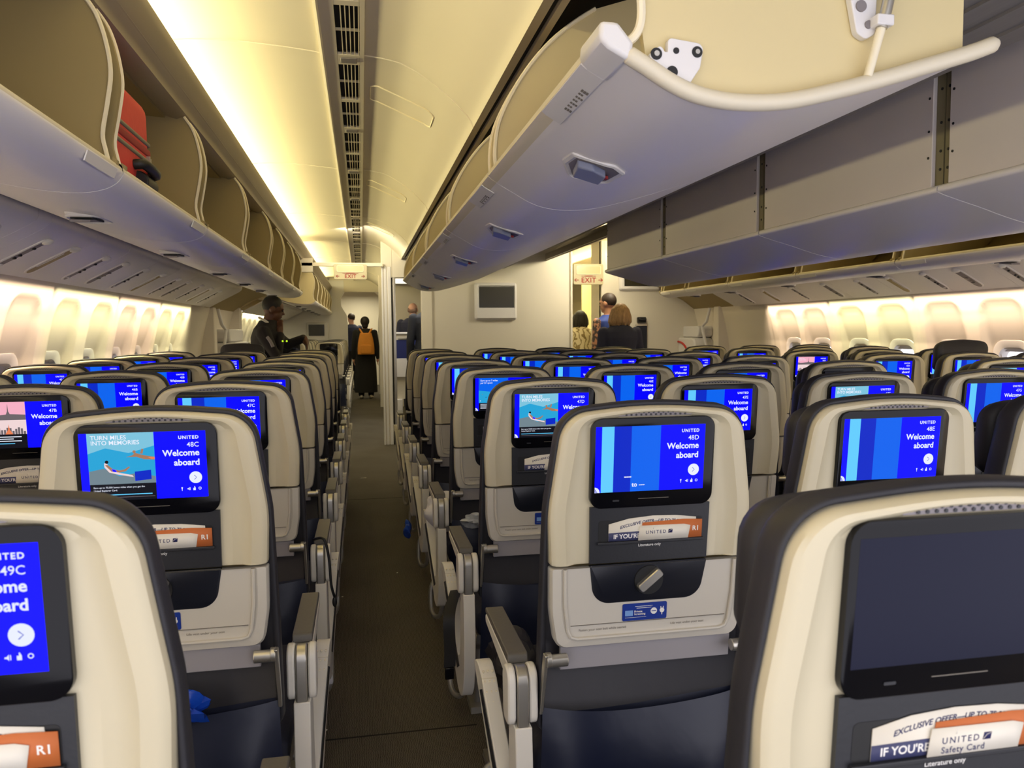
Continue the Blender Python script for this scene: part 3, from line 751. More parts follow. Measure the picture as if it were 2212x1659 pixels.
# ================================================================ SEATS
TILT = math.tan(math.radians(5))
def shear(p): return Vector((p.x, p.y - (p.z - 0.9) * TILT, p.z))
UP = rpoly([(-0.1885, 0.848, .004), (0.1885, 0.848, .004), (0.1935, 0.945, .3), (0.168, 1.122, .058), (0.0, 1.139, .8), (-0.168, 1.122, .058), (-0.1935, 0.945, .3)], 9)
LOW = rpoly([(-0.176, 0.690, .022), (0.176, 0.690, .022), (0.187, 0.76, .2), (0.1885, 0.843, .004), (-0.1885, 0.843, .004), (-0.187, 0.76, .2)], 7)
COV = rpoly([(-0.205, 0.52, .02), (0.205, 0.52, .02), (0.203, 0.72, .3), (0.1975, 0.95, .3), (0.172, 1.130, .062), (0.0, 1.146, .8), (-0.172, 1.130, .062), (-0.1975, 0.95, .3), (-0.203, 0.72, .3)], 9)
def ring(poly, y): return [(p[0], y, p[1]) for p in poly]
def UPf(side, top, r=0.058):
    return rpoly([(-0.1885 + side, 0.848, .004), (0.1885 - side, 0.848, .004), (0.1935 - side, 0.945, .3), (0.168 - side, 1.122 - top, max(0.02, r - side * 0.8)), (0.0, 1.139 - top, .8), (-0.168 + side, 1.122 - top, max(0.02, r - side * 0.8)), (-0.1935 + side, 0.945, .3)], 9)
def LOWf(d):
    return rpoly([(-0.176 + d, 0.690 + d, .022), (0.176 - d, 0.690 + d, .022), (0.187 - d, 0.76, .2), (0.1885 - d, 0.843, .004), (-0.1885 + d, 0.843, .004), (-0.187 + d, 0.76, .2)], 7)
DISP = (-0.112, 0.093, 0.981, 1.100)      # display window x0 x1 z0 z1
def screen_mesh(kind, seat):
    x0, x1, z0, z1 = DISP; W = x1 - x0; Hh = z1 - z0
    mats = [E_BLUE, E_LIGHT, E_DKB, E_MID, E_WHITE, E_CYAN, E_CYAN2, E_SAND, E_SKIN, E_BLK, E_PINK, E_PINK2, E_TOWER, E_ORG, E_OFF]
    mb = MB(); lay = [0]
    def rect(u0, u1, v0, v1, m):
        lay[0] += 1; y = -0.0006 - lay[0] * 0.00002
        mb.add([(x0 + W * u0, y, z0 + Hh * v0), (x0 + W * u1, y, z0 + Hh * v0), (x0 + W * u1, y, z0 + Hh * v1), (x0 + W * u0, y, z0 + Hh * v1)], [(0, 1, 2, 3)], m)
    def poly(pts, m):
        lay[0] += 1; y = -0.0006 - lay[0] * 0.00002
        mb.add([(x0 + W * u, y, z0 + Hh * v) for u, v in pts], [tuple(range(len(pts)))], m)
    def circ(u, v, r, m, n=24): poly([(u + r * math.cos(2 * PI * k / n), v + r * W / Hh * math.sin(2 * PI * k / n)) for k in range(n)], m)
    def txt(s, u, v, size, m=4, align='RIGHT', bold=0.0, sp=1.0, sh=0.0):
        lay[0] += 1
        mb.text(s, size, (x0 + W * u, -0.0008 - lay[0] * 0.00002, z0 + Hh * v), m, align, bold, sp, shear=sh)
    if kind == 'off':
        rect(0, 1, 0, 1, 14)
    else:
        rect(0, 1, 0, 1, 0)
        if kind in ('plain', 'to'):
            rect(.055, .165, 0, 1, 1); rect(.165, .322, 0, 1, 2); rect(.322, .588, 0, 1, 3)
            if kind == 'to':
                txt('---', .33, .20, .014, bold=0.03); txt('to ---', .455, .075, .0115, bold=0.02)
        elif kind == 'swim':
            rect(.062, .585, .24, 1, 5)
            poly([(.062, 1), (.062, .70), (.2, .78), (.38, .70), (.585, .80), (.585, 1)], 6)
            poly([(.062, .24), (.585, .24), (.585, .34), (.44, .40), (.30, .36), (.18, .48), (.062, .44)], 7)
            # reclining bather
            poly([(.185, .56), (.205, .56), (.235, .46), (.30, .41), (.40, .37), (.41, .34), (.30, .38), (.22, .42), (.185, .50)], 11)
            poly([(.19, .53), (.21, .535), (.25, .47), (.30, .445), (.34, .46), (.375, .50), (.385, .49), (.35, .43), (.30, .415), (.24, .43)], 8)
            circ(.205, .575, .014, 9); poly([(.24, .47), (.27, .455), (.28, .42), (.25, .43)], 0)
            # swimmers above
            poly([(.36, .64), (.41, .665), (.43, .70), (.50, .66), (.585, .63), (.585, .59), (.50, .60), (.44, .64), (.41, .64)], 8)
            circ(.425, .715, .013, 8); poly([(.47, .69), (.485, .76), (.50, .75), (.49, .68)], 8); poly([(.53, .63), (.56, .60), (.585, .60), (.585, .63)], 13)
            poly([(.42, .42), (.55, .44), (.55, .30), (.42, .28)], 2); txt('VISA' if False else '', .5, .3, .004)
            txt('TURN MILES', .09, .905, .0105, 4, 'LEFT', 0.012); txt('INTO MEMORIES', .09, .828, .0105, 4, 'LEFT', 0.012)
            rect(.062, .585, 0, .245, 9)
            txt('Earn up to 75,000 bonus miles when you get the', .09, .185, .0042, 4, 'LEFT', 0.01); txt('United Explorer Card.', .09, .14, .0042, 4, 'LEFT', 0.01)
            txt('See terms and apply at the address shown inflight', .09, .085, .0040, 1, 'LEFT', 0.01) if False else None
            rect(.09, .55, .078, .092, 1); rect(.09, .57, .042, .050, 12)
        elif kind == 'city':
            rect(.06, .585, .30, 1, 10); rect(.06, .585, .60, .70, 12)
            poly([(.06, .60), (.06, .73), (.15, .69), (.25, .71), (.40, .74), (.585, .72), (.585, .60)], 12)
            poly([(.362, .72), (.38, .80), (.385, .95), (.388, .95), (.393, .80), (.412, .72)], 12)
            rect(.06, .585, .30, .61, 11)
            for k in range(16):
                u = .07 + k * .032; rect(u, u + .024, .29, .36 + .09 * abs(math.sin(k * 2.3)), 12)
            poly([(.34, .30), (.375, .40), (.385, .52), (.395, .40), (.43, .30)], 13)
            txt('Visit two', .09, .90, .0095, 4, 'LEFT', 0.012); txt('iconic cities', .09, .83, .0095, 4, 'LEFT', 0.012)
            rect(.06, .585, 0, .30, 9)
            for k in range(3): rect(.09, .52 - .09 * (k % 2), .235 - .045 * k, .253 - .045 * k, 4)
            rect(.09, .44, .09, .105, 1)
        elif kind == 'sea':
            rect(.06, .585, .24, 1, 3); poly([(.06, .62), (.585, .52), (.585, .24), (.06, .24)], 5)
            random.seed(3)
            for k in range(34):
                u = .08 + random.random() * .44; v = .26 + random.random() * (.30 * (1 - (u - .08) * 1.2)); rect(u, u + .012, v, v + .02, random.choice((4, 13, 9, 7)))
            poly([(.33, .70), (.45, .70), (.44, .66), (.34, .66)], 11)
            txt('Earn up to 7 miles', .09, .90, .0085, 4, 'LEFT', 0.012); txt('per $1 spent', .09, .83, .0085, 4, 'LEFT', 0.012)
            rect(.06, .585, 0, .24, 9)
            for k in range(4): rect(.09, .50 - .07 * (k % 2), .19 - .04 * k, .204 - .04 * k, 4)
        txt('UNITED', .945, .885, .0080, bold=0.035, sp=1.25)
        txt(seat, .945, .765, .0118, bold=0.006)
        txt('Welcome', .945, .635, .0152, bold=0.026); txt('aboard', .945, .490, .0152, bold=0.028)
        circ(.905, .30, .052, 4); 
        lay[0] += 1; y = -0.0007 - lay[0] * .00002
        cxx, czz = x0 + W * .905, z0 + Hh * .30
        for s in (1, -1):
            mb.add([(cxx - .0020, y, czz + s * .0042), (cxx + .0022, y, czz), (cxx + .0014, y, czz), (cxx - .0028, y, czz + s * .0036)], [(0, 1, 2, 3)], 2)
        # icons: lamp, speaker, seat bell, ring
        poly([(.783, .155), (.797, .155), (.793, .125), (.787, .125)], 4); rect(.788, .792, .10, .125, 4)
        poly([(.832, .135), (.840, .135), (.850, .155), (.850, .105), (.840, .122), (.832, .122)], 4); rect(.854, .858, .11, .15, 4)
        poly([(.880, .105), (.900, .105), (.900, .14), (.893, .165), (.889, .165), (.889, .14), (.880, .14)], 4)
        circ(.935, .132, .0125, 4, 16); circ(.935, .132, .0075, 0, 16)
        q = [(0.0, 0.0)] + [(.045 * math.cos(t), .085 * math.sin(t)) for t in [PI / 2 * k / 8 for k in range(9)]]
        poly(q, 4)
        for k in (1, 2): poly([(.010 * k, 0), (.010 * k + .005, 0), (.004, .03 * k), (.0, .03 * k - .01)], 2)
    mb.xf(shear)
    return mb, mats

def make_seat(arm):
    """arm: -1 aisle armrest on the left, +1 on the right, 0 shared narrow armrests"""
    root = empty('airline_seat')
    def B(mb, name, m, parent=None, tilt=True, **k):
        if tilt: mb.xf(shear)
        return mb.build(name, m, parent or root, **k)
    # moulded upper shell
    u = MB()
    u.rings([ring(UPf(0.004, 0.004), 0.045), ring(UPf(0, 0), 0.036), ring(UPf(0, 0), 0.012), ring(UPf(0.002, 0.002), 0.005), ring(UPf(0.007, 0.004), 0.0012), ring(UPf(0.014, 0.006), 0.0), ring(UPf(0.028, 0.0085), 0.0003), ring(UPf(0.0315, 0.010), 0.0025), ring(UPf(0.042, 0.0145), 0.0085), ring(UPf(0.052, 0.022), 0.0092), ring(UPf(0.060, 0.0265), 0.0095)], cap0=False)
    shell = B(u, 'upper_shell', PLASTIC, sharp=28)
    # vent slot above the monitor
    v = MB(); v.prism(rrect(-0.072, 0.070, 1.1175, 1.1262, 0.0042), 'y', 0.0042, 0.009); B(v, 'vent_slot', VENT, shell)
    v = MB()
    for j in range(2):
        for i in range(13): v.cyl((-0.060 + i * 0.0092 + j * 0.0046, 0.0040, 1.1240 - j * 0.0042), 'y', 0.0019, 0.002, 6)
    B(v, 'vent_hole', CHAR, shell)
    # lower shell with raised rim
    l = MB(); l.rings([ring(LOWf(0), 0.055), ring(LOWf(0), 0.008), ring(LOWf(0.003), 0.001), ring(LOWf(0.018), -0.001), ring(LOWf(0.024), 0.002)], cap0=False)
    lower = B(l, 'lower_shell', LOWP, sharp=28)
    rim = [(-0.163, -0.0015, 0.842), (-0.162, -0.0015, 0.78), (-0.156, -0.0015, 0.725), (-0.150, -0.0015, 0.712), (-0.138, -0.0015, 0.708), (0.138, -0.0015, 0.708), (0.150, -0.0015, 0.712), (0.156, -0.0015, 0.725), (0.162, -0.0015, 0.78), (0.163, -0.0015, 0.842)]
    B(MB().tube(rim, 0.0035, 8), 'raised_rim', LOWP, lower)
    B(MB().box(-0.150, 0.150, 0.0003, 0.002, 0.7325, 0.7335), 'score_line', INKG, lower)
    # cushion and cover wrapped round the shell
    c = MB(); c.rings([ring(offs(COV, -0.012), 0.028), ring(offs(COV, -0.003), 0.014), ring(COV, 0.022), ring(offs(COV, 0.001), 0.040), ring(offs(COV, -0.003), 0.056), ring(offs(COV, -0.012), 0.072), ring(offs(COV, -0.026), 0.090), ring(offs(COV, -0.045), 0.106), ring(offs(COV, -0.07), 0.114)], cap0=True)
    B(c, 'backrest', LEATH, sharp=0)
    h = MB(); hr = rpoly([(-0.150, 0.955, .03), (0.150, 0.955, .03), (0.150, 1.106, .045), (0.0, 1.118, .5), (-0.150, 1.106, .045)][0:5], 6)
    h.rings([ring(hr, 0.105), ring(offs(hr, 0.004), 0.125), ring(offs(hr, -0.004), 0.15), ring(offs(hr, -0.03), 0.16)]); B(h, 'headrest', LEATH, sharp=0)
    # monitor
    bz = rrect(-0.1185, 0.1085 + 0.002, 0.953, 1.1135, 0.020, 7)
    m_ = MB(); m_.rings([ring(offs(bz, 0.0015), 0.009), ring(offs(bz, 0.0015), 0.0005), ring(bz, -0.0005)]); mon = B(m_, 'monitor', BLACKG)
    B(MB().box(-0.030, 0.028, -0.0009, -0.0004, 0.9668, 0.9676), 'caption_line', INKG, mon)
    B(MB().prism(rrect(-0.078, -0.066, 0.9635, 0.9665, 0.001), 'y', -0.0012, -0.0004), 'jack', CHAR, mon)
    # literature bay
    lb = MB(); lb.rings([ring([(-0.1165, 0.848), (0.1085, 0.848), (0.1100, 0.9535), (-0.1180, 0.9535)], y) for y in (0.012, 0.003)])
    bay = B(lb, 'literature_bay', CHAR)
    B(MB().rings([ring(rrect(-0.102, 0.097, 0.888, 0.928, 0.006), y) for y in (0.0035, 0.0026)]), 'literature_slot', BLACK, bay)
    B(MB().box(-0.104, 0.099, -0.003, 0.0035, 0.8835, 0.8885), 'slot_lip', CHAR, bay, bev=0.001)
    B(MB().text('Literature only', 0.0072, (-0.004, 0.0024, 0.8765), 0, 'CENTER', 0.01), 'slot_caption', INKW, bay)
    # stowed tray table with turn latch
    tp = rpoly([(-0.108, 0.772, .034), (0.096, 0.772, .034), (0.1085, 0.8455, .003), (-0.1165, 0.8455, .003)], 8)
    t = MB(); t.rings([ring(tp, 0.012), ring(tp, 0.0015), ring(offs(tp, -0.002), 0.0)]); tray = B(t, 'tray_table', NAVYP)
    B(MB().cyl((-0.004, -0.0006, 0.812), 'y', 0.0275, 0.003, 30, r2=0.0285), 'latch_dish', BLACK, tray)
    k = MB(); a = math.radians(40)
    pts = rrect(-0.026, 0.026, -0.0085, 0.0085, 0.005, 4)
    k.rings([[(-0.004 + p[0] * math.cos(a) - p[1] * math.sin(a), y, 0.814 + p[0] * math.sin(a) + p[1] * math.cos(a)) for p in (pts if y > -0.012 else offs(pts, -0.0015))] for y in (0.0, -0.0115, -0.0135)])
    B(k, 'tray_latch', SILVER, tray)
    # sticker and moulded captions
    s = MB(); s.rings([ring(rrect(-0.052, 0.034, 0.7345, 0.7675, 0.003), y) for y in (0.0022, 0.0008)]); stick = B(s, 'sticker', STICK, lower)
    p = MB(); p.box(-0.047, -0.032, 0.0003, 0.0008, 0.744, 0.7545); B(p, 'sticker_mark', STICK2, stick)
    p = MB().text('All entertainment, built in', 0.0034, (-0.008, 0.0004, 0.7635), 0, 'CENTER', 0.005) if False else MB()
    p.text('Private', 0.0056, (-0.0295, 0.0004, 0.7500), 0, 'LEFT', 0.015); p.text('Screening', 0.0056, (-0.0295, 0.0004, 0.7450), 0, 'LEFT', 0.015)
    for q in range(2): p.box(-0.028 + q * .003, 0.006 - q * .002, 0.0003, 0.0007, 0.7612 - q * .0034, 0.7619 - q * .0034)
    p.box(-0.047, -0.006, .0003, .0007, 0.7405, 0.7409)
    p.cyl((0.0085, 0.0004, 0.7510), 'y', 0.0062, 0.0006, 20); p.cyl((0.0245, 0.0004, 0.7510), 'y', 0.0045, 0.0006, 14)
    p.box(0.0215, 0.0228, .0003, .0008, 0.754, 0.7585); p.box(0.0262, 0.0275, .0003, .0008, 0.754, 0.7585); p.box(0.0238, 0.0252, .0003, .0008, 0.7425, 0.748)
    B(p, 'sticker_print', INKW, stick)
    p = MB(); p.box(0.004, 0.013, 0.0, 0.0003, 0.7502, 0.7518); B(p, 'sticker_bars', STICK, stick)
    p = MB(); p.text('Fasten your seat belt while seated', 0.0066, (-0.135, 0.0008, 0.7215), 0, 'LEFT', 0.0); p.text('Life vest under your seat', 0.0066, (0.042, 0.0008, 0.7215), 0, 'LEFT', 0.0)
    B(p, 'moulded_caption', INKG, lower)
    # flap and hinges
    B(MB().box(-0.166, 0.168, 0.010, 0.022, 0.645, 0.690), 'flap', mat_flap, bev=0.002)
    for sx in (-1, 1):
        hg = MB().cyl((sx * 0.176, 0.006, 0.676), 'x', 0.0115, 0.034, 18).cyl((sx * 0.194, 0.006, 0.678), 'x', 0.0135, 0.010, 18)
        hg.prism([(0.004, 0.668), (0.018, 0.665), (0.05, 0.56), (0.036, 0.555), (0.006, 0.655)][::-1] if False else [(-0.006, 0.690), (0.012, 0.690), (0.055, 0.56), (0.040, 0.56)], 'x', sx * 0.196, sx * 0.203)
        B(hg, 'hinge', SILVER, tilt=False, bev=0.0015)
    # seat pocket and cushion below
    def pk(u_, v_):
        x = -0.19 + 0.38 * u_; z = 0.665 - 0.13 * v_
        return (x, 0.050 + 0.012 * math.sin(PI * v_) + 0.004 * math.sin(9 * x + 3 * v_), z)
    B(MB().grid(pk, 12, 6), 'back_apron', NAVY, tilt=False, sharp=0)
    def pouch(u_, v_):
        x = -0.198 + 0.396 * u_; e = 1 - (2 * u_ - 1) ** 4
        z = 0.575 - 0.012 * math.sin(PI * u_) - 0.30 * v_
        b = math.sin(min(1, v_ * 1.6) * PI * 0.62)
        return (x * (1 + 0.05 * v_), 0.040 - 0.050 * e * (0.35 + 0.65 * b) + 0.004 * math.sin(14 * x + 6 * v_), z)
    po = MB().grid(pouch, 18, 12); 
    po.grid(lambda u_, v_: (pouch(u_, 0)[0], pouch(u_, 0)[1] + 0.018 * v_, pouch(u_, 0)[2] - 0.03 * v_ * v_), 18, 2)
    B(po, 'seat_pocket', NAVY, tilt=False, sharp=0)
    cs = MB(); cu = rpoly([(0.06, 0.40, .02), (0.56, 0.42, .04), (0.56, 0.485, .03), (0.06, 0.48, .03)], 5)
    cs.rings([[(x, p[0], p[1]) for p in (cu if abs(x) < .2 else offs(cu, -0.014))] for x in (-0.206, -0.19, 0, 0.19, 0.206)]); B(cs, 'seat_cushion', NAVYF, tilt=False, sharp=50)
    fr = MB().tube([(-0.222, 0.16, 0.36), (0.222, 0.16, 0.36)], 0.024, 12).tube([(-0.222, 0.42, 0.36), (0.222, 0.42, 0.36)], 0.024, 12).box(-0.205, 0.205, 0.10, 0.50, 0.375, 0.40)
    B(fr, 'seat_frame', GREYM, tilt=False)
    if arm != 0:
        sx = arm
        for y in (0.16, 0.42):
            lg = MB().tube([(sx * 0.15, y, 0.36), (sx * 0.15, y + (0.06 if y > .3 else -.04), 0.02)], 0.014, 10).box(sx * .15 - .03, sx * .15 + .03, y + (.01 if y > .3 else -.09), y + (.11 if y > .3 else .01), 0, 0.022)
            B(lg, 'leg', GREYM, tilt=False)
        pth = cat([(sx * 0.13, 0.52, 0.20), (sx * 0.20, 0.53, 0.195), (sx * 0.236, 0.52, 0.17), (sx * 0.240, 0.50, 0.08), (sx * 0.226, 0.46, 0.055), (sx * 0.205, 0.42, 0.09), (sx * 0.200, 0.41, 0.22), (sx * 0.200, 0.41, 0.38)], 5)
        B(MB().tube(pth, 0.0095, 10), 'baggage_bar', GREYM, tilt=False, sharp=0)
        # aisle armrest: body, pad, pivot discs, open side shroud
        ax = sx * 0.236
        body = rpoly([(0.060, 0.610, .02), (0.335, 0.630, .01), (0.340, 0.650, .008), (0.075, 0.648, .02)])
        am = B(MB().prism(body, 'x', ax - 0.021, ax + 0.021), 'armrest', ARMC, tilt=False, bev=0.003)
        padp = rpoly([(0.075, 0.646, .002), (0.345, 0.648, .004), (0.348, 0.660, .008), (0.080, 0.664, .008)])
        B(MB().prism(padp, 'x', ax - 0.0195, ax + 0.0195), 'armrest_pad', ARMT, am, tilt=False, bev=0.003)
        capp = rpoly([(0.030, 0.545, .02), (0.085, 0.545, .02), (0.092, 0.650, .03), (0.030, 0.655, .026)], 6)
        for q, (a0, a1) in enumerate(((-0.028, -0.0125), (0.0125, 0.028))):
            B(MB().prism(capp, 'x', ax + a0, ax + a1), 'pivot_cap', ARMC, am, tilt=False, bev=0.004)
        B(MB().prism(rpoly([(0.028, 0.52, .01), (0.085, 0.52, .01), (0.09, 0.650, .03), (0.028, 0.652, .026)], 6), 'x', ax - 0.011, ax + 0.011), 'pivot_core', SILVER, am, tilt=False, bev=0.003)
        outer = cat([(0.026, 0.545), (0.018, 0.44), (0.028, 0.33), (0.070, 0.245), (0.110, 0.235), (0.150, 0.275), (0.235, 0.40), (0.330, 0.525), (0.335, 0.548), (0.305, 0.552), (0.275, 0.530)], 3)
        inner = cat([(0.275, 0.530), (0.19, 0.43), (0.135, 0.36), (0.105, 0.345), (0.088, 0.38), (0.082, 0.46), (0.080, 0.548)], 3)
        B(MB().rings([[(ax + t + sx * 0.11 * max(0, p[0] - 0.06), p[0], p[1]) for p in outer + inner] for t in (-0.016, 0.016)]), 'side_shroud', ARMC, am, tilt=False, bev=0.004, sharp=30)
        slot = MB().prism([(0.100, 0.315), (0.125, 0.300), (0.290, 0.500), (0.270, 0.510)], 'x', ax + sx * .021 - .001, ax + sx * .021 + .001)
        slot.xf(lambda p: (p.x + sx * (0.11 * max(0, p.y - 0.06) - 0.0045), p.y, p.z)); B(slot, 'shroud_groove', CHAR, am, tilt=False)
        dm = MB()
        for j in range(6):
            for i_ in range(3): dm.ball((ax - 0.010 + i_ * 0.010, 0.285 - j * 0.013, 0.5410 - j * 0.0165), (0.003, 0.004, 0.003), 6, 4)
        dm.xf(lambda p: (p.x + sx * 0.11 * max(0, p.y - 0.06), p.y, p.z)); B(dm, 'grip_dimple', BEAD, am, tilt=False)
        if arm == 1: am.location.y += 0.055
    if arm != -1:
        ax = -0.228
        B(MB().prism(rpoly([(0.05, 0.612, .015), (0.33, 0.625, .01), (0.34, 0.655, .01), (0.06, 0.658, .02)]), 'x', ax - 0.017, ax + 0.017), 'armrest', ARMT, tilt=False, bev=0.004)
    return root
mat_flap = mat('grey_flap_plastic', (158, 154, 156), 0.45)
HALF = {'A': 1, 'B': 1, 'C': 1, 'D': 1, 'E': 1, 'F': 1, 'G': 1, 'H': 1, 'J': 1, 'K': 1}
SX = {'A': -0.365 - 0.972, 'B': -0.365 - 0.486, 'C': -0.365, 'D': 0.513, 'E': 0.997, 'F': 1.452, 'G': 1.905, 'H': 2.665, 'J': 3.125, 'K': 3.585}
ARM = {'C': 1, 'D': -1, 'G': 1, 'H': -1}
PROTO = {a: make_seat(a) for a in (-1, 0, 1)}
for p in PROTO.values(): p.location = (0, 0, 0)
ROWY = {49: 0.585}
def row_y(r, blk):
    base = 1.32 if blk != 'left' else 1.45
    y = base + 0.735 * (48 - r)
    if r == 49: y = 0.60 if blk == 'centre' else 0.745
    return y
KIND = {'48C': 'swim', '48D': 'to', '47B': 'city', '47D': 'swim', '49D': 'off', '46D': 'sea', '47F': 'swim', '46H': 'swim', '46G': 'off', '44H': 'city'}
BLK = {'A': 'left', 'B': 'left', 'C': 'left', 'D': 'centre', 'E': 'centre', 'F': 'centre', 'G': 'centre', 'H': 'right', 'J': 'right', 'K': 'right'}
POSN = {'A': 'left block by windows', 'B': 'left block middle', 'C': 'left block by aisle', 'D': 'centre block leftmost', 'E': 'centre block second from left', 'F': 'centre block third from left', 'G': 'centre block rightmost', 'H': 'right block by aisle', 'J': 'right block middle', 'K': 'right block by windows'}
ROWN = {49: 'nearest row', 48: 'second row', 47: 'third row', 46: 'fourth row', 45: 'fifth row', 44: 'sixth row', 43: 'seventh row', 42: 'foremost row'}
SKIP = {'49A', '49B', '49E', '49F', '49G', '49H', '49J', '49K', '48A', '48G', '48H', '48J', '48K', '47H', '47J', '47K', '46J', '46K'}
used = set(); SEATS = {}; C49 = (-0.006, -0.009)
plain_cache = {}
for r in range(49, 41, -1):
    for c in 'ABCDEFGHJK':
        s = '%d%s' % (r, c)
        if s in SKIP: continue
        a = ARM.get(c, 0)
        if a not in used: o = PROTO[a]; used.add(a)
        else: o = copy_tree(PROTO[a])
        SEATS[s] = o
for s, o in SEATS.items():
    r = int(s[:2]); c = s[2]
    dx = {'47D': 0.0, '46D': -0.0}.get(s, 0)
    o.location = (SX[c] + {'49D': .012, '49C': C49[0]}.get(s, 0), row_y(r, BLK[c]), {'49D': -.009, '49C': C49[1]}.get(s, 0))
    kind = KIND.get(s, 'plain')
    mb, mats = screen_mesh(kind, s)
    mon = [k for k in o.children if k.name.split('.')[0] == 'monitor'][0]
    d = mb.build('display', mats, mon, sharp=0)
    what = {'off': 'unlit screen', 'to': 'striped screen reading %s' % s, 'swim': 'underwater advert on screen', 'city': 'pink skyline on screen', 'sea': 'harbour advert on screen', 'plain': 'blue welcome screen'}[kind]
    tag(o, 'cream-backed seat, %s, %s, %s' % (ROWN[r], POSN[c], what), 'seat', 'airline seats of the %s block' % BLK[c])
# raised dark headrests seen above some seats on the right
def raised_headrest(s, dz, tilt=0.0):
    o = SEATS[s]
    for k in o.children:
        if k.name.split('.')[0] == 'headrest':
            k.location.z += dz; k.location.y -= 0.03
raised_headrest('45J', 0.085); raised_headrest('42B', 0.075)
# a few seats of the next cabin
FS = {}
for i, y in enumerate((10.7, 11.4, 12.1, 12.8, 13.5, 14.2)):
    for c in 'ABC':
        o = copy_tree(PROTO[ARM.get(c, 0)])
        for ch in list(o.children):
            if ch.name.split('.')[0] == 'monitor':
                for g in list(ch.children):
                    if g.name.split('.')[0] == 'display': bpy.data.objects.remove(g)
        o.location = (SX[c] - 0.06, y, 0)
        tag(o, 'seat of the cabin ahead, beyond the left door, %s row past the door, %s' % (ORD[i] if i else 'first', {'A': 'window side', 'B': 'middle', 'C': 'aisle side'}[c]), 'seat', 'seats of the cabin ahead')

# ================================================================ SIGNS, SCREENS AND GALLEY AHEAD
def exit_sign(x0, x1, z0, z1, y, label):
    cxs, czs = (x0 + x1) / 2, (z0 + z1) / 2; h = z1 - z0; w = x1 - x0
    root = empty('exit_sign', (cxs, y, czs)); tag(root, label, 'exit sign')
    MB().rings([[(p[0], yy, p[1]) for p in rrect(-w / 2, w / 2, -h / 2, h / 2, 0.018)] for yy in (0.05, 0.002)]).build('housing', mat('sign_cream_%d' % len(MATS), (190, 180, 146), 0.45), root, bev=0.003)
    MB().rings([[(p[0], yy, p[1]) for p in rrect(-w * .40, w * .40, h * 0.0, h * .40, 0.014)] for yy in (0.002, -0.002)]).build('mirror_window', mat('sign_window_%d' % len(MATS), (206, 194, 152), 0.25), root)
    MB().tube([(p[0], -0.001, p[1]) for p in rrect(-w * .40, w * .40, h * 0.0, h * .40, 0.014)], 0.0035, 6, closed=True).build('window_rim', BEAD, root)
    MB().box(-w * .13, w * .13, -0.004, 0.001, -h * .11, -h * .07).box(-w * .24, w * .24, -0.0015, 0.001, -h * .105, -h * .085).build('catch', INKR, root)
    s = h * 0.34
    t = MB().text('EXIT', s, (0, -0.0005, -h * .40), 0, 'CENTER', 0.015, 1.1)
    zz = -h * .40 + s * .34
    for sg in (-1, 1):
        xx = sg * w * .33
        t.box(min(xx, xx + sg * s * .55), max(xx, xx + sg * s * .55), -0.001, 0.0015, zz - s * .045, zz + s * .045)
        tip = xx + sg * s * .62
        for d in (1, -1):
            t.prism([(tip, zz - s * .04 * d), (tip, zz + s * .06 * d), (tip - sg * s * .26, zz + s * .27 * d), (tip - sg * s * .30, zz + s * .18 * d)], 'y', -0.001, 0.0015)
    t.build('exit_lettering', INKR, root)
    return root
exit_sign(-0.278, 0.076, 1.838, 2.005, 8.68, 'cream EXIT sign with red arrows hanging over the left aisle')
exit_sign(2.50, 2.87, 1.815, 2.06, 9.02, 'cream EXIT sign with red arrows over the right aisle, beside the bulkhead')
def monitor(x0, x1, z0, z1, sx0, sx1, sz0, sz1, y, label):
    cxs, czs = (x0 + x1) / 2, (z0 + z1) / 2
    root = empty('wall_monitor', (cxs, y, czs)); tag(root, label, 'monitor')
    def P(a, b, c, d, r): return [(p[0] - cxs, p[1] - czs) for p in rrect(a, b, c, d, r)]
    o = P(x0, x1, z0, z1, 0.02); i = P(sx0, sx1, sz0, sz1, 0.006)
    MB().rings([[(p[0], 0, p[1]) for p in offs(o, 0.012)], [(p[0], -0.035, p[1]) for p in o], [(p[0], -0.045, p[1]) for p in offs(o, -0.012)], [(p[0], -0.045, p[1]) for p in offs(i, 0.012)], [(p[0], -0.030, p[1]) for p in offs(i, 0.003)]], cap0=True, cap1=True).build('housing', WHITE, root)
    MB().rings([[(p[0], yy, p[1]) for p in i] for yy in (-0.0295, -0.034)]).build('screen', mat('dark_display_%d' % len(MATS), (48, 46, 36), 0.25), root)
    return root
monitor(1.285, 1.752, 1.405, 1.808, 1.325, 1.725, 1.535, 1.772, 8.815, 'switched-off wall monitor in a pale housing on the centre bulkhead')
monitor(3.10, 3.60, 1.755, 2.02, 3.15, 3.55, 1.80, 1.99, 9.095, 'dark wall monitor on the right bulkhead, half hidden behind the centre bins')
monitor(-1.06, -0.64, 1.10, 1.46, -1.02, -0.72, 1.20, 1.42, 15.99, 'dim grey monitor on the left divider of the cabin ahead')
r = empty('wall_phone', (3.37, 9.08, 1.39)); tag(r, 'black crew handset on the right bulkhead above a dark panel', 'telephone')
MB().rings([[(p[0], y, p[1]) for p in rrect(-0.055, 0.055, -0.035, 0.035, 0.012)] for y in (0.005, -0.03)]).build('cradle', BLACK, r, bev=0.004)
MB().tube(cat([(-0.045, -0.045, 0.012), (-0.02, -0.052, 0.0), (0.02, -0.052, 0.0), (0.045, -0.045, 0.012)], 4), [0.012] * 13, 8).build('handset', CHAR, r)
r = empty('jumpseat_panel', (3.37, 9.08, 1.17)); tag(r, 'dark folded panel below the handset on the right bulkhead', 'panel')
MB().rings([[(p[0], y, p[1]) for p in rrect(-0.06, 0.07, -0.16, 0.15, 0.01)] for y in (0.005, -0.02)]).build('pad', NAVYF, r, bev=0.004)
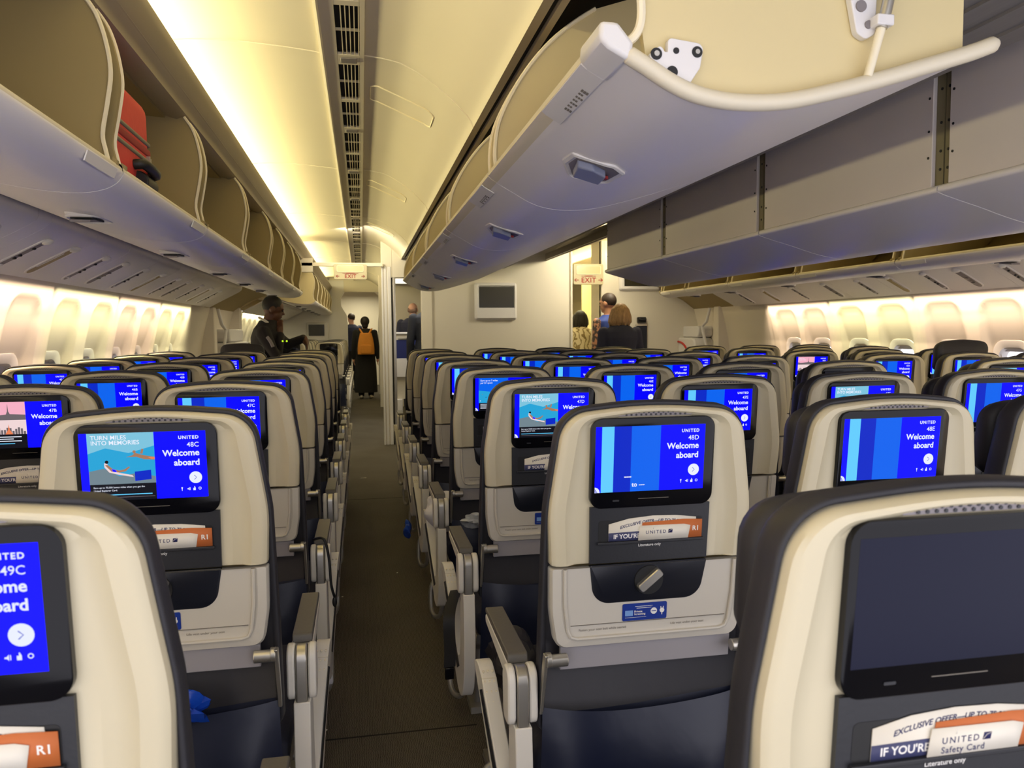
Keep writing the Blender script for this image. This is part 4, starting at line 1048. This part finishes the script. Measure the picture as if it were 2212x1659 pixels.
MB().box(-0.07, 0.08, -0.012, 0.006, 0.15, 0.165).build('rail', SILVER, r)
# galley seen through the doorway
g = empty('galley_cart', (0.62, 11.25, 0)); tag(g, 'galley cart with a pale top and dark blue door, in the doorway', 'cart')
MB().box(-0.24, 0.26, 0, 0.5, 1.235, 1.262).build('worktop', WHITE, g, bev=0.004)
MB().box(-0.23, 0.25, 0.03, 0.5, 1.15, 1.235).build('drawer_panel', BULK, g, bev=0.004)
MB().box(-0.23, 0.25, 0.01, 0.5, 0.885, 1.15).build('door', PAPERN, g, bev=0.004)
MB().box(-0.23, 0.25, 0.0, 0.5, 0.62, 0.885).build('lower_door', WHITE, g, bev=0.004)
MB().box(-0.23, 0.25, 0.06, 0.5, 0.30, 0.62).build('kick_panel', BULK, g)
MB().box(-0.20, -0.05, 0.0, 0.5, 0.06, 0.30).box(0.05, 0.22, 0.0, 0.5, 0.06, 0.30).build('container', WHITE, g, bev=0.01)
MB().cyl((-0.18, 0.06, 0.03), 'x', 0.03, 0.02).cyl((0.2, 0.06, 0.03), 'x', 0.03, 0.02).build('wheel', BLACK, g)
MB().box(-0.10, 0.08, -0.006, 0.02, 1.165, 1.18).build('handle', SILVER, g)
w = MB().box(0.3, 2.4, 13.3, 13.36, 0, D(1.1)); struct(w.build('wall_galley', BULK)); struct(MB().box(2.4, 2.43, 9, 13.3, 0, D(1.1)).build('wall_galley_side', BULK))
gl = empty('galley_light', (0.62, 9.4, D(0.60))); tag(gl, 'bright white light panel under the galley ceiling, inside the doorway', 'light')
MB().box(-0.22, 0.1, -0.25, 0.3, -0.012, 0.012).build('diffuser', emi('galley_diffuser', (255, 246, 220), 1.6), gl); MB().box(-0.24, 0.12, -0.27, 0.32, 0.012, 0.03).build('frame', WHITE, gl)
struct(MB().box(3.35, 3.75, 11.6, 11.64, 0.0, 2.0).build('trim_14', mat('lit_panel', (244, 236, 176), 0.5)))
struct(MB().box(2.44, 3.3, 14.0, 14.06, 0.0, 2.3).build('wall_beyond', BULK))
area('aisle_area_light', (3.1, 10.9, D(0.85)), (3.1, 10.9, 0), 0.7, 1.6, 34, (1, .88, .5))
area('aisle_area_light', (0.0, 17.6, D(0.85)), (0.0, 17.6, 0), 0.5, 1.6, 34, (1, .9, .62))  # added to brighten the far end wall, no fixture there
area('door_bay_lamp', (-0.15, 8.05, D(0.97)), (0.9, 8.9, D(-.2)), 0.3, 0.5, 11, (1, .9, .68))
area('door_bay_lamp', (2.72, 8.05, D(0.97)), (1.9, 8.9, D(-.2)), 0.3, 0.5, 18, (1, .9, .68))

# ================================================================ SUITCASE AND SMALL THINGS
sc = empty('suitcase', (-0.86, 2.29, D(0.375))); tag(sc, 'red fabric suitcase with grey zip bands lying in the open left bin', 'suitcase')
def sbox(y0, y1, x0, x1, z0, z1, r, m, nm, par=sc, bev=0.012):
    a = rrect(x0, x1, z0, z1, r, 5)
    return MB().rings([[(p[0], y0, p[1]) for p in offs(a, -0.02)], [(p[0], y0 + 0.02, p[1]) for p in a], [(p[0], y1 - 0.02, p[1]) for p in a], [(p[0], y1, p[1]) for p in offs(a, -0.02)]]).build(nm, m, par)
sbox(-0.18, 0.185, -0.03, 0.262, 0.02, 0.300, 0.055, RED, 'body')
for z, nm in ((0.165, 'zip_band'), (0.115, 'zip_band')):
    a = rrect(-0.034, 0.266, z, z + 0.014, 0.006, 3); MB().rings([[(p[0], y, p[1]) for p in a] for y in (-0.184, 0.189)]).build(nm, GREYT, sc, bev=0.004)
a = rrect(-0.036, 0.2645, 0.135, 0.160, 0.006, 3); MB().rings([[(p[0], y, p[1]) for p in a] for y in (-0.183, 0.188)]).build('gusset', REDD, sc)
MB().tube(cat([(0.262, 0.02, 0.085), (0.285, 0.03, 0.088), (0.290, 0.10, 0.085), (0.285, 0.16, 0.082), (0.262, 0.17, 0.082)], 4), 0.014, 10).build('carry_handle', BLACK, sc)
MB().cyl((0.262, 0.10, 0.045), 'y', 0.030, 0.11, 18).build('wheel', BLACK, sc, bev=0.004)
MB().box(0.25, 0.272, 0.09, 0.16, 0.005, 0.035).build('corner_guard', CHAR, sc, bev=0.006)
MB().box(0.262, 0.272, 0.150, 0.156, 0.09, 0.135).box(0.262, 0.272, 0.162, 0.167, 0.085, 0.13).build('zip_pull', SILVER, sc)

def leaflets(s, who, kinds):
    sx, sy, sz = SEATS[s].location
    def put(mb, name, mats, label, cat_):
        mb.xf(shear); o = mb.build(name, mats, None, sharp=0); o.location = (sx, sy, sz); tag(o, label, cat_, 'leaflets in the seat-back slots')
    if 'b' in kinds:
        top = [(-0.083, 0.889), (-0.083, 0.921), (-0.045, 0.930), (0.0, 0.9335), (0.045, 0.932), (0.084, 0.927), (0.085, 0.889)]
        mb = MB().prism(top, 'y', 0.0022, 0.0014, 0)
        mb.prism([(-0.083, 0.889), (0.085, 0.889), (0.085, 0.9075), (-0.083, 0.9045)], 'y', 0.0014, 0.0012, 1)
        n = len(mb.v); mb.text('EXCLUSIVE OFFER\u2014UP TO 75,000 MILES', 0.0080, (-0.062, 0.0011, 0.911), 2, 'LEFT', 0.02, shear=0.15)
        for i in range(n, len(mb.v)):
            x, y, z = mb.v[i]; mb.v[i] = (x, y, z + 0.0135 - 1.9 * (x - 0.012) ** 2 - 0.003)
        mb.text("IF YOU'RE", 0.0115, (-0.074, 0.0010, 0.8935), 3, 'LEFT', 0.02)
        put(mb, 'leaflet', [PAPER, PAPERB, INK, INKW], 'offer leaflet in the slot of %s' % who, 'leaflet')
    if 'r' in kinds:
        mb = MB().prism([(-0.022, 0.889), (-0.020, 0.9215), (0.060, 0.9245), (0.0955, 0.9225), (0.0955, 0.889)], 'y', 0.0002, -0.0004, 0)
        mb.text('R1', 0.0125, (0.0765, -0.0006, 0.902), 1, 'LEFT', 0.02)
        put(mb, 'card', [ORANGE, INKW], 'orange R1 card in the slot of %s' % who, 'card')
    if 's' in kinds:
        mb = MB().prism([(-0.028, 0.889), (-0.025, 0.9165), (0.060, 0.9155), (0.072, 0.9125), (0.068, 0.889)], 'y', -0.0016, -0.0024, 0)
        mb.text('UNITED', 0.0088, (-0.014, -0.0026, 0.9005), 1, 'LEFT', 0.01, 1.35)
        mb.prism([(0.029, 0.9005), (0.037, 0.9005), (0.038, 0.9075), (0.030, 0.9075)], 'y', -0.0025, -0.0028, 1)
        mb.tube([(0.0295, -0.0029, 0.9015), (0.033, -0.0029, 0.9055), (0.0375, -0.0029, 0.9070)], 0.0003, 4, 0)
        if s == '49D': mb.text('Safety Card', 0.0088, (-0.014, -0.0026, 0.8912), 1, 'LEFT', 0.01, 1.1)
        mb.box(0.0, 0.0012, -0.0026, -0.0024, 0.909, 0.914, 0)
        put(mb, 'safety_card', [PAPER, INK], 'white safety card in the slot of %s' % who, 'card')
leaflets('48D', 'the seat showing 48D', 'brs'); leaflets('48C', 'the left aisle seat with underwater advert', 'brs')
leaflets('49D', 'the nearest seat with the unlit screen', 'brs'); leaflets('49C', 'the nearest left seat showing 49C', 'brs')
leaflets('47D', 'the seat just behind 48D to its left', 'bs'); leaflets('46D', 'the seat with the harbour advert', 'bs')
leaflets('47B', 'the seat with the pink skyline screen', 'bs')
# second line of print on the nearest safety card lies below its slot lip; loose things on and by the seats
def lump(name, m, loc, size, label, cat_, seed=1, amp=0.25, nu=22, nv=14, mats=None):
    rnd = random.Random(seed); ph = [(rnd.uniform(2, 7), rnd.uniform(2, 7), rnd.uniform(2, 7), rnd.uniform(0, 6)) for _ in range(5)]
    mb = MB().ball((0, 0, 0), 1.0, nu, nv)
    def f(p):
        d = 1 + sum(amp / 5 * math.sin(a * p.x + b * p.y + c * p.z + e) for a, b, c, e in ph)
        return Vector((p.x * size[0] * d, p.y * size[1] * d, p.z * size[2] * d))
    o = mb.xf(f).build(name, m, None, sharp=0 if amp < .3 else 25); o.location = loc; tag(o, label, cat_); return o
lump('snack_bag', BLUEBAG, (-0.335, 1.452, 0.590), (0.045, 0.018, 0.030), 'shiny blue wrapper poking out of the pocket of the seat showing 48C', 'wrapper', 3, 0.9)
lump('plastic_bag', PLBAG, (-0.405, 1.455, 0.600), (0.040, 0.016, 0.045), 'white plastic bag stuffed in the same pocket left of the blue wrapper', 'bag', 5, 0.7)
lump('plastic_bag', PLBAG, (-0.182, 2.66, 0.10), (0.052, 0.05, 0.10), 'crumpled white plastic bag on the carpet by the left aisle seats', 'bag', 8, 0.7)
lump('pillow', PILLOW, (0.320, 3.06, 0.555), (0.085, 0.13, 0.075), 'white pillow squeezed beside the armrest right of the aisle', 'pillow', 4, 0.15)
lump('clear_bag', mat('clear_film', (200, 205, 210), 0.12, spec=1.0, noise=0.3, scale=60, bump=1.0), (0.395, 2.782, 0.582), (0.045, 0.015, 0.022), 'crinkled clear bag in the seat pocket behind the pillow', 'bag', 9, 0.9)
lump('rolled_jacket', LEATH, (0.345, 1.80, 0.475), (0.055, 0.10, 0.07), 'black rolled jacket wedged beside the armrest of the seat showing 48D', 'jacket', 11, 0.3)
lump('snack_bag', BLUEBAG, (0.235, 4.35, 0.16), (0.02, 0.05, 0.04), 'small blue bag low beside the armrests right of the aisle', 'bag', 12, 0.6)
for i, (x, y, l_, lab) in enumerate(((-0.006, 6.82, 0.05, 'thin white straw wrapper lying far down the aisle carpet'), (-0.176, 3.217, 0.014, 'small white crumb on the carpet beside the left seats'), (0.161, 4.066, 0.008, 'tiny white crumb near the right edge of the aisle'), (-0.138, 2.47, 0.016, 'pale crumb on the carpet near the floor seam'), (-0.114, 3.746, 0.008, 'tiny pale crumb left in the middle of the aisle'))):
    o = MB().box(-l_ / 2, l_ / 2, -0.003, 0.003, 0, 0.003).build('crumb', PAPER, None, bev=0.001); o.location = (x, y, 0.001); o.rotation_euler.z = (0.1, .7, 1.2, 1.0, .4)[i]; tag(o, lab, 'crumb')
def strap(pts, w, label, name='seat_belt', buckle=True, m=None):
    o = MB(); rs = []
    for p in cat(pts, 4): rs.append([(p[0] - w / 2, p[1], p[2]), (p[0] + w / 2, p[1] + .004, p[2]), (p[0] + w / 2, p[1] + 0.007, p[2]), (p[0] - w / 2, p[1] + .003, p[2])])
    ob = o.rings(rs).build(name, m or BLACK, None); tag(ob, label, 'strap')
    if buckle:
        e = pts[-1]; MB().box(e[0] - w * .4, e[0] + w * .4, e[1] - .004, e[1] + .01, e[2] - 0.035, e[2]).build('buckle', BLACKG, ob, bev=0.003)
    return ob
strap([(0.262, 2.26, 0.50), (0.236, 2.18, 0.475), (0.228, 2.15, 0.44), (0.230, 2.15, 0.36), (0.228, 2.15, 0.315)], 0.034, 'black seat belt with buckle hanging into the aisle beside the third row')
o = MB().tube(cat([(-0.148, 2.29, 0.670), (-0.118, 2.27, 0.675), (-0.105, 2.27, 0.62), (-0.100, 2.27, 0.54), (-0.092, 2.28, 0.50)], 5), 0.004, 8).ball((-0.092, 2.28, 0.485), (0.007, 0.007, 0.016), 10, 8).build('headphone_cable', BLACK, None); tag(o, 'thin black cable looped over the left armrest of the third row', 'cable')
o = MB().tube(cat([(0.735, 1.37, 0.64), (0.72, 1.36, 0.60), (0.700, 1.36, 0.575), (0.712, 1.35, 0.555), (0.735, 1.35, 0.535)], 5), 0.0035, 8).build('cord', STICK2, None); tag(o, 'pale blue cord dangling right of the seat showing 48D', 'cord')

# ================================================================ PEOPLE
def vlerp(a, b, t): return a + (b - a) * t
def person(label, base, rz, Hh, skin, hair_m, top_m, pants_m, shoe_m, over=None, opts=None, group=None):
    opts = opts or {}
    root = empty('person', base, rz); tag(root, label, 'person', group)
    J = {'head': (0, 0.01, .925 * Hh), 'neck': (0, -0.005, .835 * Hh), 'chest': (0, 0, .74 * Hh), 'hip': (0, 0, .53 * Hh)}
    for s, k in ((-1, 'L'), (1, 'R')):
        J['sh' + k] = (s * .112 * Hh, 0, .805 * Hh); J['el' + k] = (s * .140 * Hh, -0.01, .63 * Hh); J['wr' + k] = (s * .145 * Hh, 0.03, .485 * Hh); J['ha' + k] = (s * .142 * Hh, 0.045, .44 * Hh)
        J['hp' + k] = (s * .052 * Hh, 0, .51 * Hh); J['kn' + k] = (s * .056 * Hh, 0.01, .285 * Hh); J['an' + k] = (s * .058 * Hh, -0.01, .045 * Hh)
    J.update(over or {}); J = {k: Vector(v) for k, v in J.items()}
    k_ = Hh / 1.75
    def limb(mb, pts, rs): mb.tube([J[p] if isinstance(p, str) else Vector(p) for p in pts], [r * k_ for r in rs], 12); [mb.ball(J[p] if isinstance(p, str) else p, r * k_ * .99, 12, 8) for p, r in zip(pts, rs)]
    def torso(mb, g):
        c, h, n = J['chest'], J['hip'], J['neck']; secs = []
        for t, rx, ry in ((-.06, .150, .105), (0.0, .165, .115), (.16, .160, .110), (.34, .138, .100), (.55, .150, .108), (.78, .175, .115), (.92, .172, .098), (1.0, .110, .075), (1.06, .062, .060)):
            p = h + (n - h) * t
            if 0.2 < t < 1.0: p = p + (c - (h + (n - h) * .68)) * (1 - abs(t - .68) / .48 if abs(t - .68) < .48 else 0)
            secs.append([(p.x + (rx + g) * k_ * math.cos(a), p.y + (ry + g) * k_ * math.sin(a) - (0.0), p.z) for a in [2 * PI * i / 20 for i in range(20)]])
        mb.rings(secs)
    hd = J['head']; yaw = opts.get('yaw', 0); pitch = opts.get('pitch', 0)
    HM = Matrix.Rotation(yaw, 3, 'Z') @ Matrix.Rotation(pitch, 3, 'X')
    def hp(x, y, z): return hd + HM @ (Vector((x, y, z)) * k_)
    def hball(mb, c, r, nu=16, nv=12):
        t = MB().ball((0, 0, 0), r, nu, nv); k = len(mb.v)
        mb.add([tuple(hp(c[0] + p[0], c[1] + p[1], c[2] + p[2])) for p in t.v], t.f)
    b = MB(); torso(b, -0.008)
    limb(b, ['neck', hp(0, -.012, -.055)], [.056, .052])
    hball(b, (0, -0.006, .022), (.074, .094, .092)); hball(b, (0, .022, -.040), (.055, .066, .066)); hball(b, (0, .052, -.083), (.026, .026, .022))
    # nose, brows, lips, ears
    t = MB().rings([[(x * s_, .075 + d, z) for x, d in ((-.006, 0), (.006, 0), (0, .010))] for s_, d0, z in ((.6, 0, .02), (1.5, 0, -.025))])
    b.add([tuple(hp(p[0] * 1.4, p[1] + (.022 if i in (5,) else .010), p[2])) for i, p in enumerate(t.v)], t.f)
    hball(b, (0, .096, -.018), (.012, .014, .012), 8, 6); hball(b, (0, .080, -.052), (.022, .012, .009), 8, 6)
    for s in (-1, 1): hball(b, (s * .030, .082, .022), (.022, .010, .007), 8, 6); hball(b, (s * .076, -.008, -.004), (.010, .022, .032), 10, 8)
    for s, k in ((-1, 'L'), (1, 'R')):
        limb(b, ['sh' + k, 'el' + k, 'wr' + k], [.048, .038, .026]); limb(b, ['hp' + k, 'kn' + k, 'an' + k], [.075, .052, .036])
        # palm and five fingers
        wv = J['wr' + k]; hv = J['ha' + k]; dr = (hv - wv).normalized(); sd = opts.get('side' + k, Vector((0, 1, 0))); sd = (sd - dr * sd.dot(dr)).normalized(); nn = dr.cross(sd)
        limb(b, [tuple(wv), tuple(wv + dr * .045 * k_)], [.026, .030])
        for i in range(5):
            if i < 4:
                o_ = (i - 1.5) * .019; L = (.070, .080, .076, .060)[i]; r_ = .0092; curl = opts.get('curl', .35)
                p0 = wv + dr * .070 * k_ + sd * o_ * k_; p1 = p0 + (dr + nn * curl * .4).normalized() * L * .5 * k_; p2 = p1 + (dr + nn * curl * 1.6).normalized() * L * .5 * k_
                limb(b, [tuple(wv + dr * .03 * k_ + sd * o_ * .7 * k_), tuple(p0), tuple(p1), tuple(p2)], [.013, .0105, r_, .0075])
            else:
                p0 = wv + dr * .028 * k_ - sd * .026 * k_; p1 = p0 + (dr * .7 - sd * .7).normalized() * .034 * k_; p2 = p1 + (dr * .95 - sd * .25).normalized() * .026 * k_
                limb(b, [tuple(p0), tuple(p1), tuple(p2)], [.014, .011, .009])
    def rem(o, v, sm=3):
        m = o.modifiers.new('remesh', 'REMESH'); m.mode = 'VOXEL'; m.voxel_size = v; m.use_smooth_shade = True
        s_ = o.modifiers.new('smooth', 'SMOOTH'); s_.iterations = sm; s_.factor = .5
    ob = b.build('body', skin, root, sharp=0); rem(ob, opts.get('vox', .0085), 2)
    # eyes
    e = MB(); 
    for s in (-1, 1): hball(e, (s * .030, .081, .006), (.011, .008, .007), 8, 6)
    e.build('eye', BLACK, root, sharp=0)
    # hair
    h = MB(); L = opts.get('hair', 'short')
    if L == 'short':
        hball(h, (0, -0.016, .036), (.079, .094, .090)); h.v = [p for p in h.v]
        ho = h.build('hair', hair_m, root, sharp=0)
    elif L == 'bob':
        hball(h, (0, -0.022, .026), (.094, .104, .100))
        for i in range(26):
            a = PI + PI * (i - 12.5) / 25 * 1.28; rr = .094 + .012 * math.sin(i * 2.7)
            x_, y_ = rr * math.sin(a - PI), -rr * .95 * math.cos(a - PI)
            ln = -.135 - .03 * math.sin(i * 1.9)
            limb(h, [tuple(hp(x_ * .8, y_ * .9 - .01, .05)), tuple(hp(x_ * 1.08, y_ * 1.05 - .01, -.03)), tuple(hp(x_ * 1.18, y_ * 1.12, -.09)), tuple(hp(x_ * 1.05, y_ * 1.0, ln))], [.022, .022, .019, .009])
        ho = h.build('hair', hair_m, root, sharp=0); rem(ho, .008, 1)
    elif L == 'bald':
        for s in (-1, 1): hball(h, (s * .052, -.04, .0), (.026, .055, .042))
        hball(h, (0, -.064, -.005), (.055, .036, .04)); ho = h.build('hair', hair_m, root, sharp=0); rem(ho, .009, 2)
    elif L == 'full':
        hball(h, (0, -0.02, .03), (.098, .112, .110)); hball(h, (0, -.05, -.06), (.07, .06, .07)); ho = h.build('hair', hair_m, root, sharp=0); rem(ho, .012, 2)
    # clothes
    c = MB(); torso(c, opts.get('loose', .018))
    if opts.get('sleeve', 1):
        for k in 'LR': limb(c, ['sh' + k, 'el' + k, tuple(vlerp(J['el' + k], J['wr' + k], .92))], [.068, .054, .040])
    else:
        for k in 'LR': limb(c, [tuple(J['sh' + k] * 1.0 + Vector((0, 0, .02)))], [.03])
    tp = c.build(opts.get('topname', 'jacket'), top_m, root, sharp=0); rem(tp, .010, 3)
    c = MB(); 
    p0 = J['hip']; c.rings([[(p0.x + rx * k_ * math.cos(a), p0.y + ry * k_ * math.sin(a), p0.z + z * k_) for a in [2 * PI * i / 16 for i in range(16)]] for z, rx, ry in ((.05, .160, .115), (-.02, .175, .125), (-.10, .165, .12))])
    for k in 'LR': limb(c, ['hp' + k, 'kn' + k, tuple(J['an' + k] + Vector((0, 0, .01)))], [.092, .072, .066])
    tr = c.build('trousers', pants_m, root, sharp=0); rem(tr, .013, 3)
    for k in 'LR':
        a_ = J['an' + k]; s_ = MB().ball((a_.x, a_.y + .045, a_.z * .55 + .004), (.045, .125, .048), 14, 8)
        s_.v = [(x, y, max(0.003, z)) for x, y, z in s_.v]; s_.build('shoe', shoe_m, root, sharp=0)
    return root, J, hp, k_
SK_D = mat('skin_deep_brown', (92, 58, 40), 0.5, noise=0.06, scale=30); SK_L = mat('skin_light', (222, 172, 146), 0.5, noise=0.05, scale=30); SK_T = mat('skin_tan', (196, 142, 110), 0.5, noise=0.05, scale=30)
HB = mat('hair_black', (20, 16, 14), 0.6, noise=0.3, scale=60, bump=0.5); HBL = mat('hair_blond', (150, 118, 82), 0.55, noise=0.7, scale=26, bump=0.9, stretch=(4, 4, .5)); HG = mat('hair_grey', (150, 120, 104), 0.7)
HBR = mat('hair_dark_brown', (48, 34, 26), 0.6, noise=0.3, scale=60, bump=0.5)
SUIT = mat('black_suit_cloth', (30, 27, 30), 0.85, noise=0.12, scale=60, bump=0.3); NAVYT = mat('navy_knit', (40, 43, 68), 0.85, noise=0.14, scale=50, bump=0.3)
BLKC = mat('black_cloth', (24, 23, 22), 0.9, noise=0.15, scale=40, bump=0.3); BLUET = mat('blue_jersey', (40, 66, 150), 0.7, noise=0.08, scale=30)
SUIT2 = mat('dark_navy_suit', (24, 27, 38), 0.8, noise=0.12, scale=60, bump=0.2)
def tattoo():
    m = mat('tattooed_skin', (196, 142, 110), 0.5); nt = m.node_tree; b = nt.nodes['Principled BSDF']
    tc = nt.nodes.new('ShaderNodeTexCoord'); n = nt.nodes.new('ShaderNodeTexNoise'); n.inputs['Scale'].default_value = 26; n.inputs['Detail'].default_value = 5
    sp = nt.nodes.new('ShaderNodeSeparateXYZ'); nt.links.new(tc.outputs['Object'], n.inputs['Vector']); nt.links.new(tc.outputs['Object'], sp.inputs[0])
    lt = nt.nodes.new('ShaderNodeMath'); lt.operation = 'LESS_THAN'; lt.inputs[1].default_value = 1.42; nt.links.new(sp.outputs['Z'], lt.inputs[0])
    r = nt.nodes.new('ShaderNodeValToRGB'); r.color_ramp.elements[0].position = .46; r.color_ramp.elements[1].position = .54; nt.links.new(n.outputs['Fac'], r.inputs['Fac'])
    mu = nt.nodes.new('ShaderNodeMath'); mu.operation = 'MULTIPLY'; nt.links.new(lt.outputs[0], mu.inputs[0]); nt.links.new(r.outputs['Color'], mu.inputs[1])
    mx = nt.nodes.new('ShaderNodeMix'); mx.data_type = 'RGBA'; mx.inputs['A'].default_value = lin((196, 142, 110)) + (1,); mx.inputs['B'].default_value = lin((74, 62, 58)) + (1,)
    nt.links.new(mu.outputs[0], mx.inputs['Factor']); nt.links.new(mx.outputs['Result'], b.inputs['Base Color']); return m
TAT = tattoo()
def camo():
    m = mat('patterned_cream_cloth', (214, 200, 160), 0.8); nt = m.node_tree; b = nt.nodes['Principled BSDF']
    tc = nt.nodes.new('ShaderNodeTexCoord'); n = nt.nodes.new('ShaderNodeTexWave'); n.inputs['Scale'].default_value = 5; n.inputs['Distortion'].default_value = 14; n.inputs['Detail'].default_value = 2; n.inputs['Detail Scale'].default_value = 1.5
    nt.links.new(tc.outputs['Object'], n.inputs['Vector']); r = nt.nodes.new('ShaderNodeValToRGB'); r.color_ramp.elements[0].position = .1; r.color_ramp.elements[1].position = .3
    r.color_ramp.elements[0].color = lin((140, 122, 78)) + (1,); r.color_ramp.elements[1].color = lin((218, 206, 168)) + (1,)
    nt.links.new(n.outputs['Fac'], r.inputs['Fac']); nt.links.new(r.outputs['Color'], b.inputs['Base Color']); return m
# flight attendant leaning by the left bins
root, J, hp, k_ = person('flight attendant in a black suit and white collar leaning over the left front seats', (-0.79, 6.78, 0), -PI / 2, 1.60, SK_D, HB, SUIT, SUIT, BLACK,
    over={'head': (0.0, 0.075, 1.462), 'neck': (0.0, 0.03, 1.345), 'chest': (0, 0.0, 1.18), 'shR': (.165, 0.01, 1.265), 'elR': (.215, 0.13, 1.03), 'wrR': (.085, .135, 1.262), 'haR': (.055, .122, 1.35),
          'shL': (-.175, 0.03, 1.27), 'elL': (-.19, .17, 1.165), 'wrL': (-.10, .315, 1.222), 'haL': (-.09, .335, 1.15)}, opts={'pitch': -0.25, 'yaw': 0.10, 'curl': .5, 'vox': .006, 'sideL': Vector((1, .2, 0)), 'sideR': Vector((0, .5, 1))})
MB().tube(cat([(.075, -.035, 1.375), (.085, .03, 1.335), (.06, .085, 1.275), (.02, .125, 1.235)], 5), [0.011] * 15 + [.008], 8).xf(lambda p: (p.x + .012, p.y, p.z + .022)).build('shirt_collar', PAPER, root)
MB().tube(cat([(.232, .045, 1.235), (.243, .07, 1.20), (.243, .09, 1.155)], 4), 0.014, 8).build('sleeve_stripe', VENT, root)
for dy in (0.0, 0.032): MB().ball((.235, .165 + dy, 1.20), 0.0075, 10, 6).build('badge_light', emi('badge_green_%d' % (dy * 1000), (190, 235, 40), 1.2), root)
# backpack wearer and companion down the aisle
bp, J, hp, k_ = person('person in black clothes wearing an orange backpack, walking away down the left aisle', (0.075, 15.1, 0), 0, 1.56, SK_T, HB, BLKC, BLKC, PAPER, opts={'hair': 'full', 'loose': .045, 'topname': 'coat'})
skirt = MB().rings([[(rx * math.cos(a), ry * math.sin(a), z) for a in [2 * PI * i / 24 for i in range(24)]] for z, rx, ry in ((.95, .17, .13), (.6, .20, .15), (.12, .215, .17), (.12, .19, .15))]).build('long_skirt', BLKC, bp, sharp=60)
bk = empty('backpack', (0.085, 14.90, 1.05)); tag(bk, 'orange fabric backpack worn by the person in black', 'backpack')
OR_ = mat('orange_fabric', (206, 134, 44), 0.75, noise=0.1, scale=30, bump=0.3)
def pack(u, v):
    a = 2 * PI * u; z = -.20 + .40 * v; w_ = .155 * (1 - .42 * max(0, v - .35) ** 1.4 * 1.4); 
    return (w_ * math.copysign(abs(math.cos(a)) ** .6, math.cos(a)), .075 * (1 - .25 * v) * math.copysign(abs(math.sin(a)) ** .7, math.sin(a)) , z)
o = MB().rings([[pack(i / 24, v) for i in range(24)] for v in (0, .02, .1, .3, .5, .7, .85, .95, 1.0)]).build('bag', OR_, bk, bev=0.0, sharp=0)
MB().rings([[(p[0], y, p[1]) for p in rrect(-.105, .105, -.185, -.02, .04)] for y in (-.06, -.088)]).build('front_pocket', OR_, bk, bev=0.01)
for s in (-1, 1): MB().tube(cat([(s * .06, 0.0, .19), (s * .10, .04, .255), (s * .115, .12, .275)], 4), .016, 8).build('strap', OR_, bk)
person('person in dark blue standing ahead of the backpack wearer', (-0.20, 17.0, 0), 0.5, 1.68, SK_L, HBR, NAVYT, BLKC, BLACK)
# people by the galley doorway
person('person in a dark suit standing half behind the bulkhead edge at the doorway', (0.905, 10.75, 0), 0.15, 1.80, SK_L, HBR, SUIT2, SUIT2, BLACK, opts={'loose': .03})
person('balding person in a navy jacket beyond the galley cart', (0.815, 12.5, 0), -0.3, 1.74, SK_L, HG, NAVYT, NAVYT, BLACK, opts={'hair': 'bald', 'loose': .035})
# right front group
person('person with shoulder-length blond hair in a navy top, seen from behind', (2.56, 7.5, 0), 0.05, 1.545, SK_L, HBL, NAVYT, BLKC, BLACK, opts={'hair': 'bob', 'loose': .035, 'topname': 'sweater'})
rt, J, hp, k_ = person('person with short dark hair and tattooed arms in a blue tank top', (2.68, 8.25, 0), 0.55, 1.685, TAT, HBR, BLUET, BLKC, BLACK, opts={'sleeve': 0, 'loose': .012, 'topname': 'tank_top', 'yaw': .2})
person('person with black bobbed hair and a patterned cream top by the right aisle', (2.915, 10.2, 0), 0.1, 1.545, SK_T, HB, camo(), BLKC, BLACK, opts={'hair': 'bob', 'loose': .03, 'topname': 'blouse'})
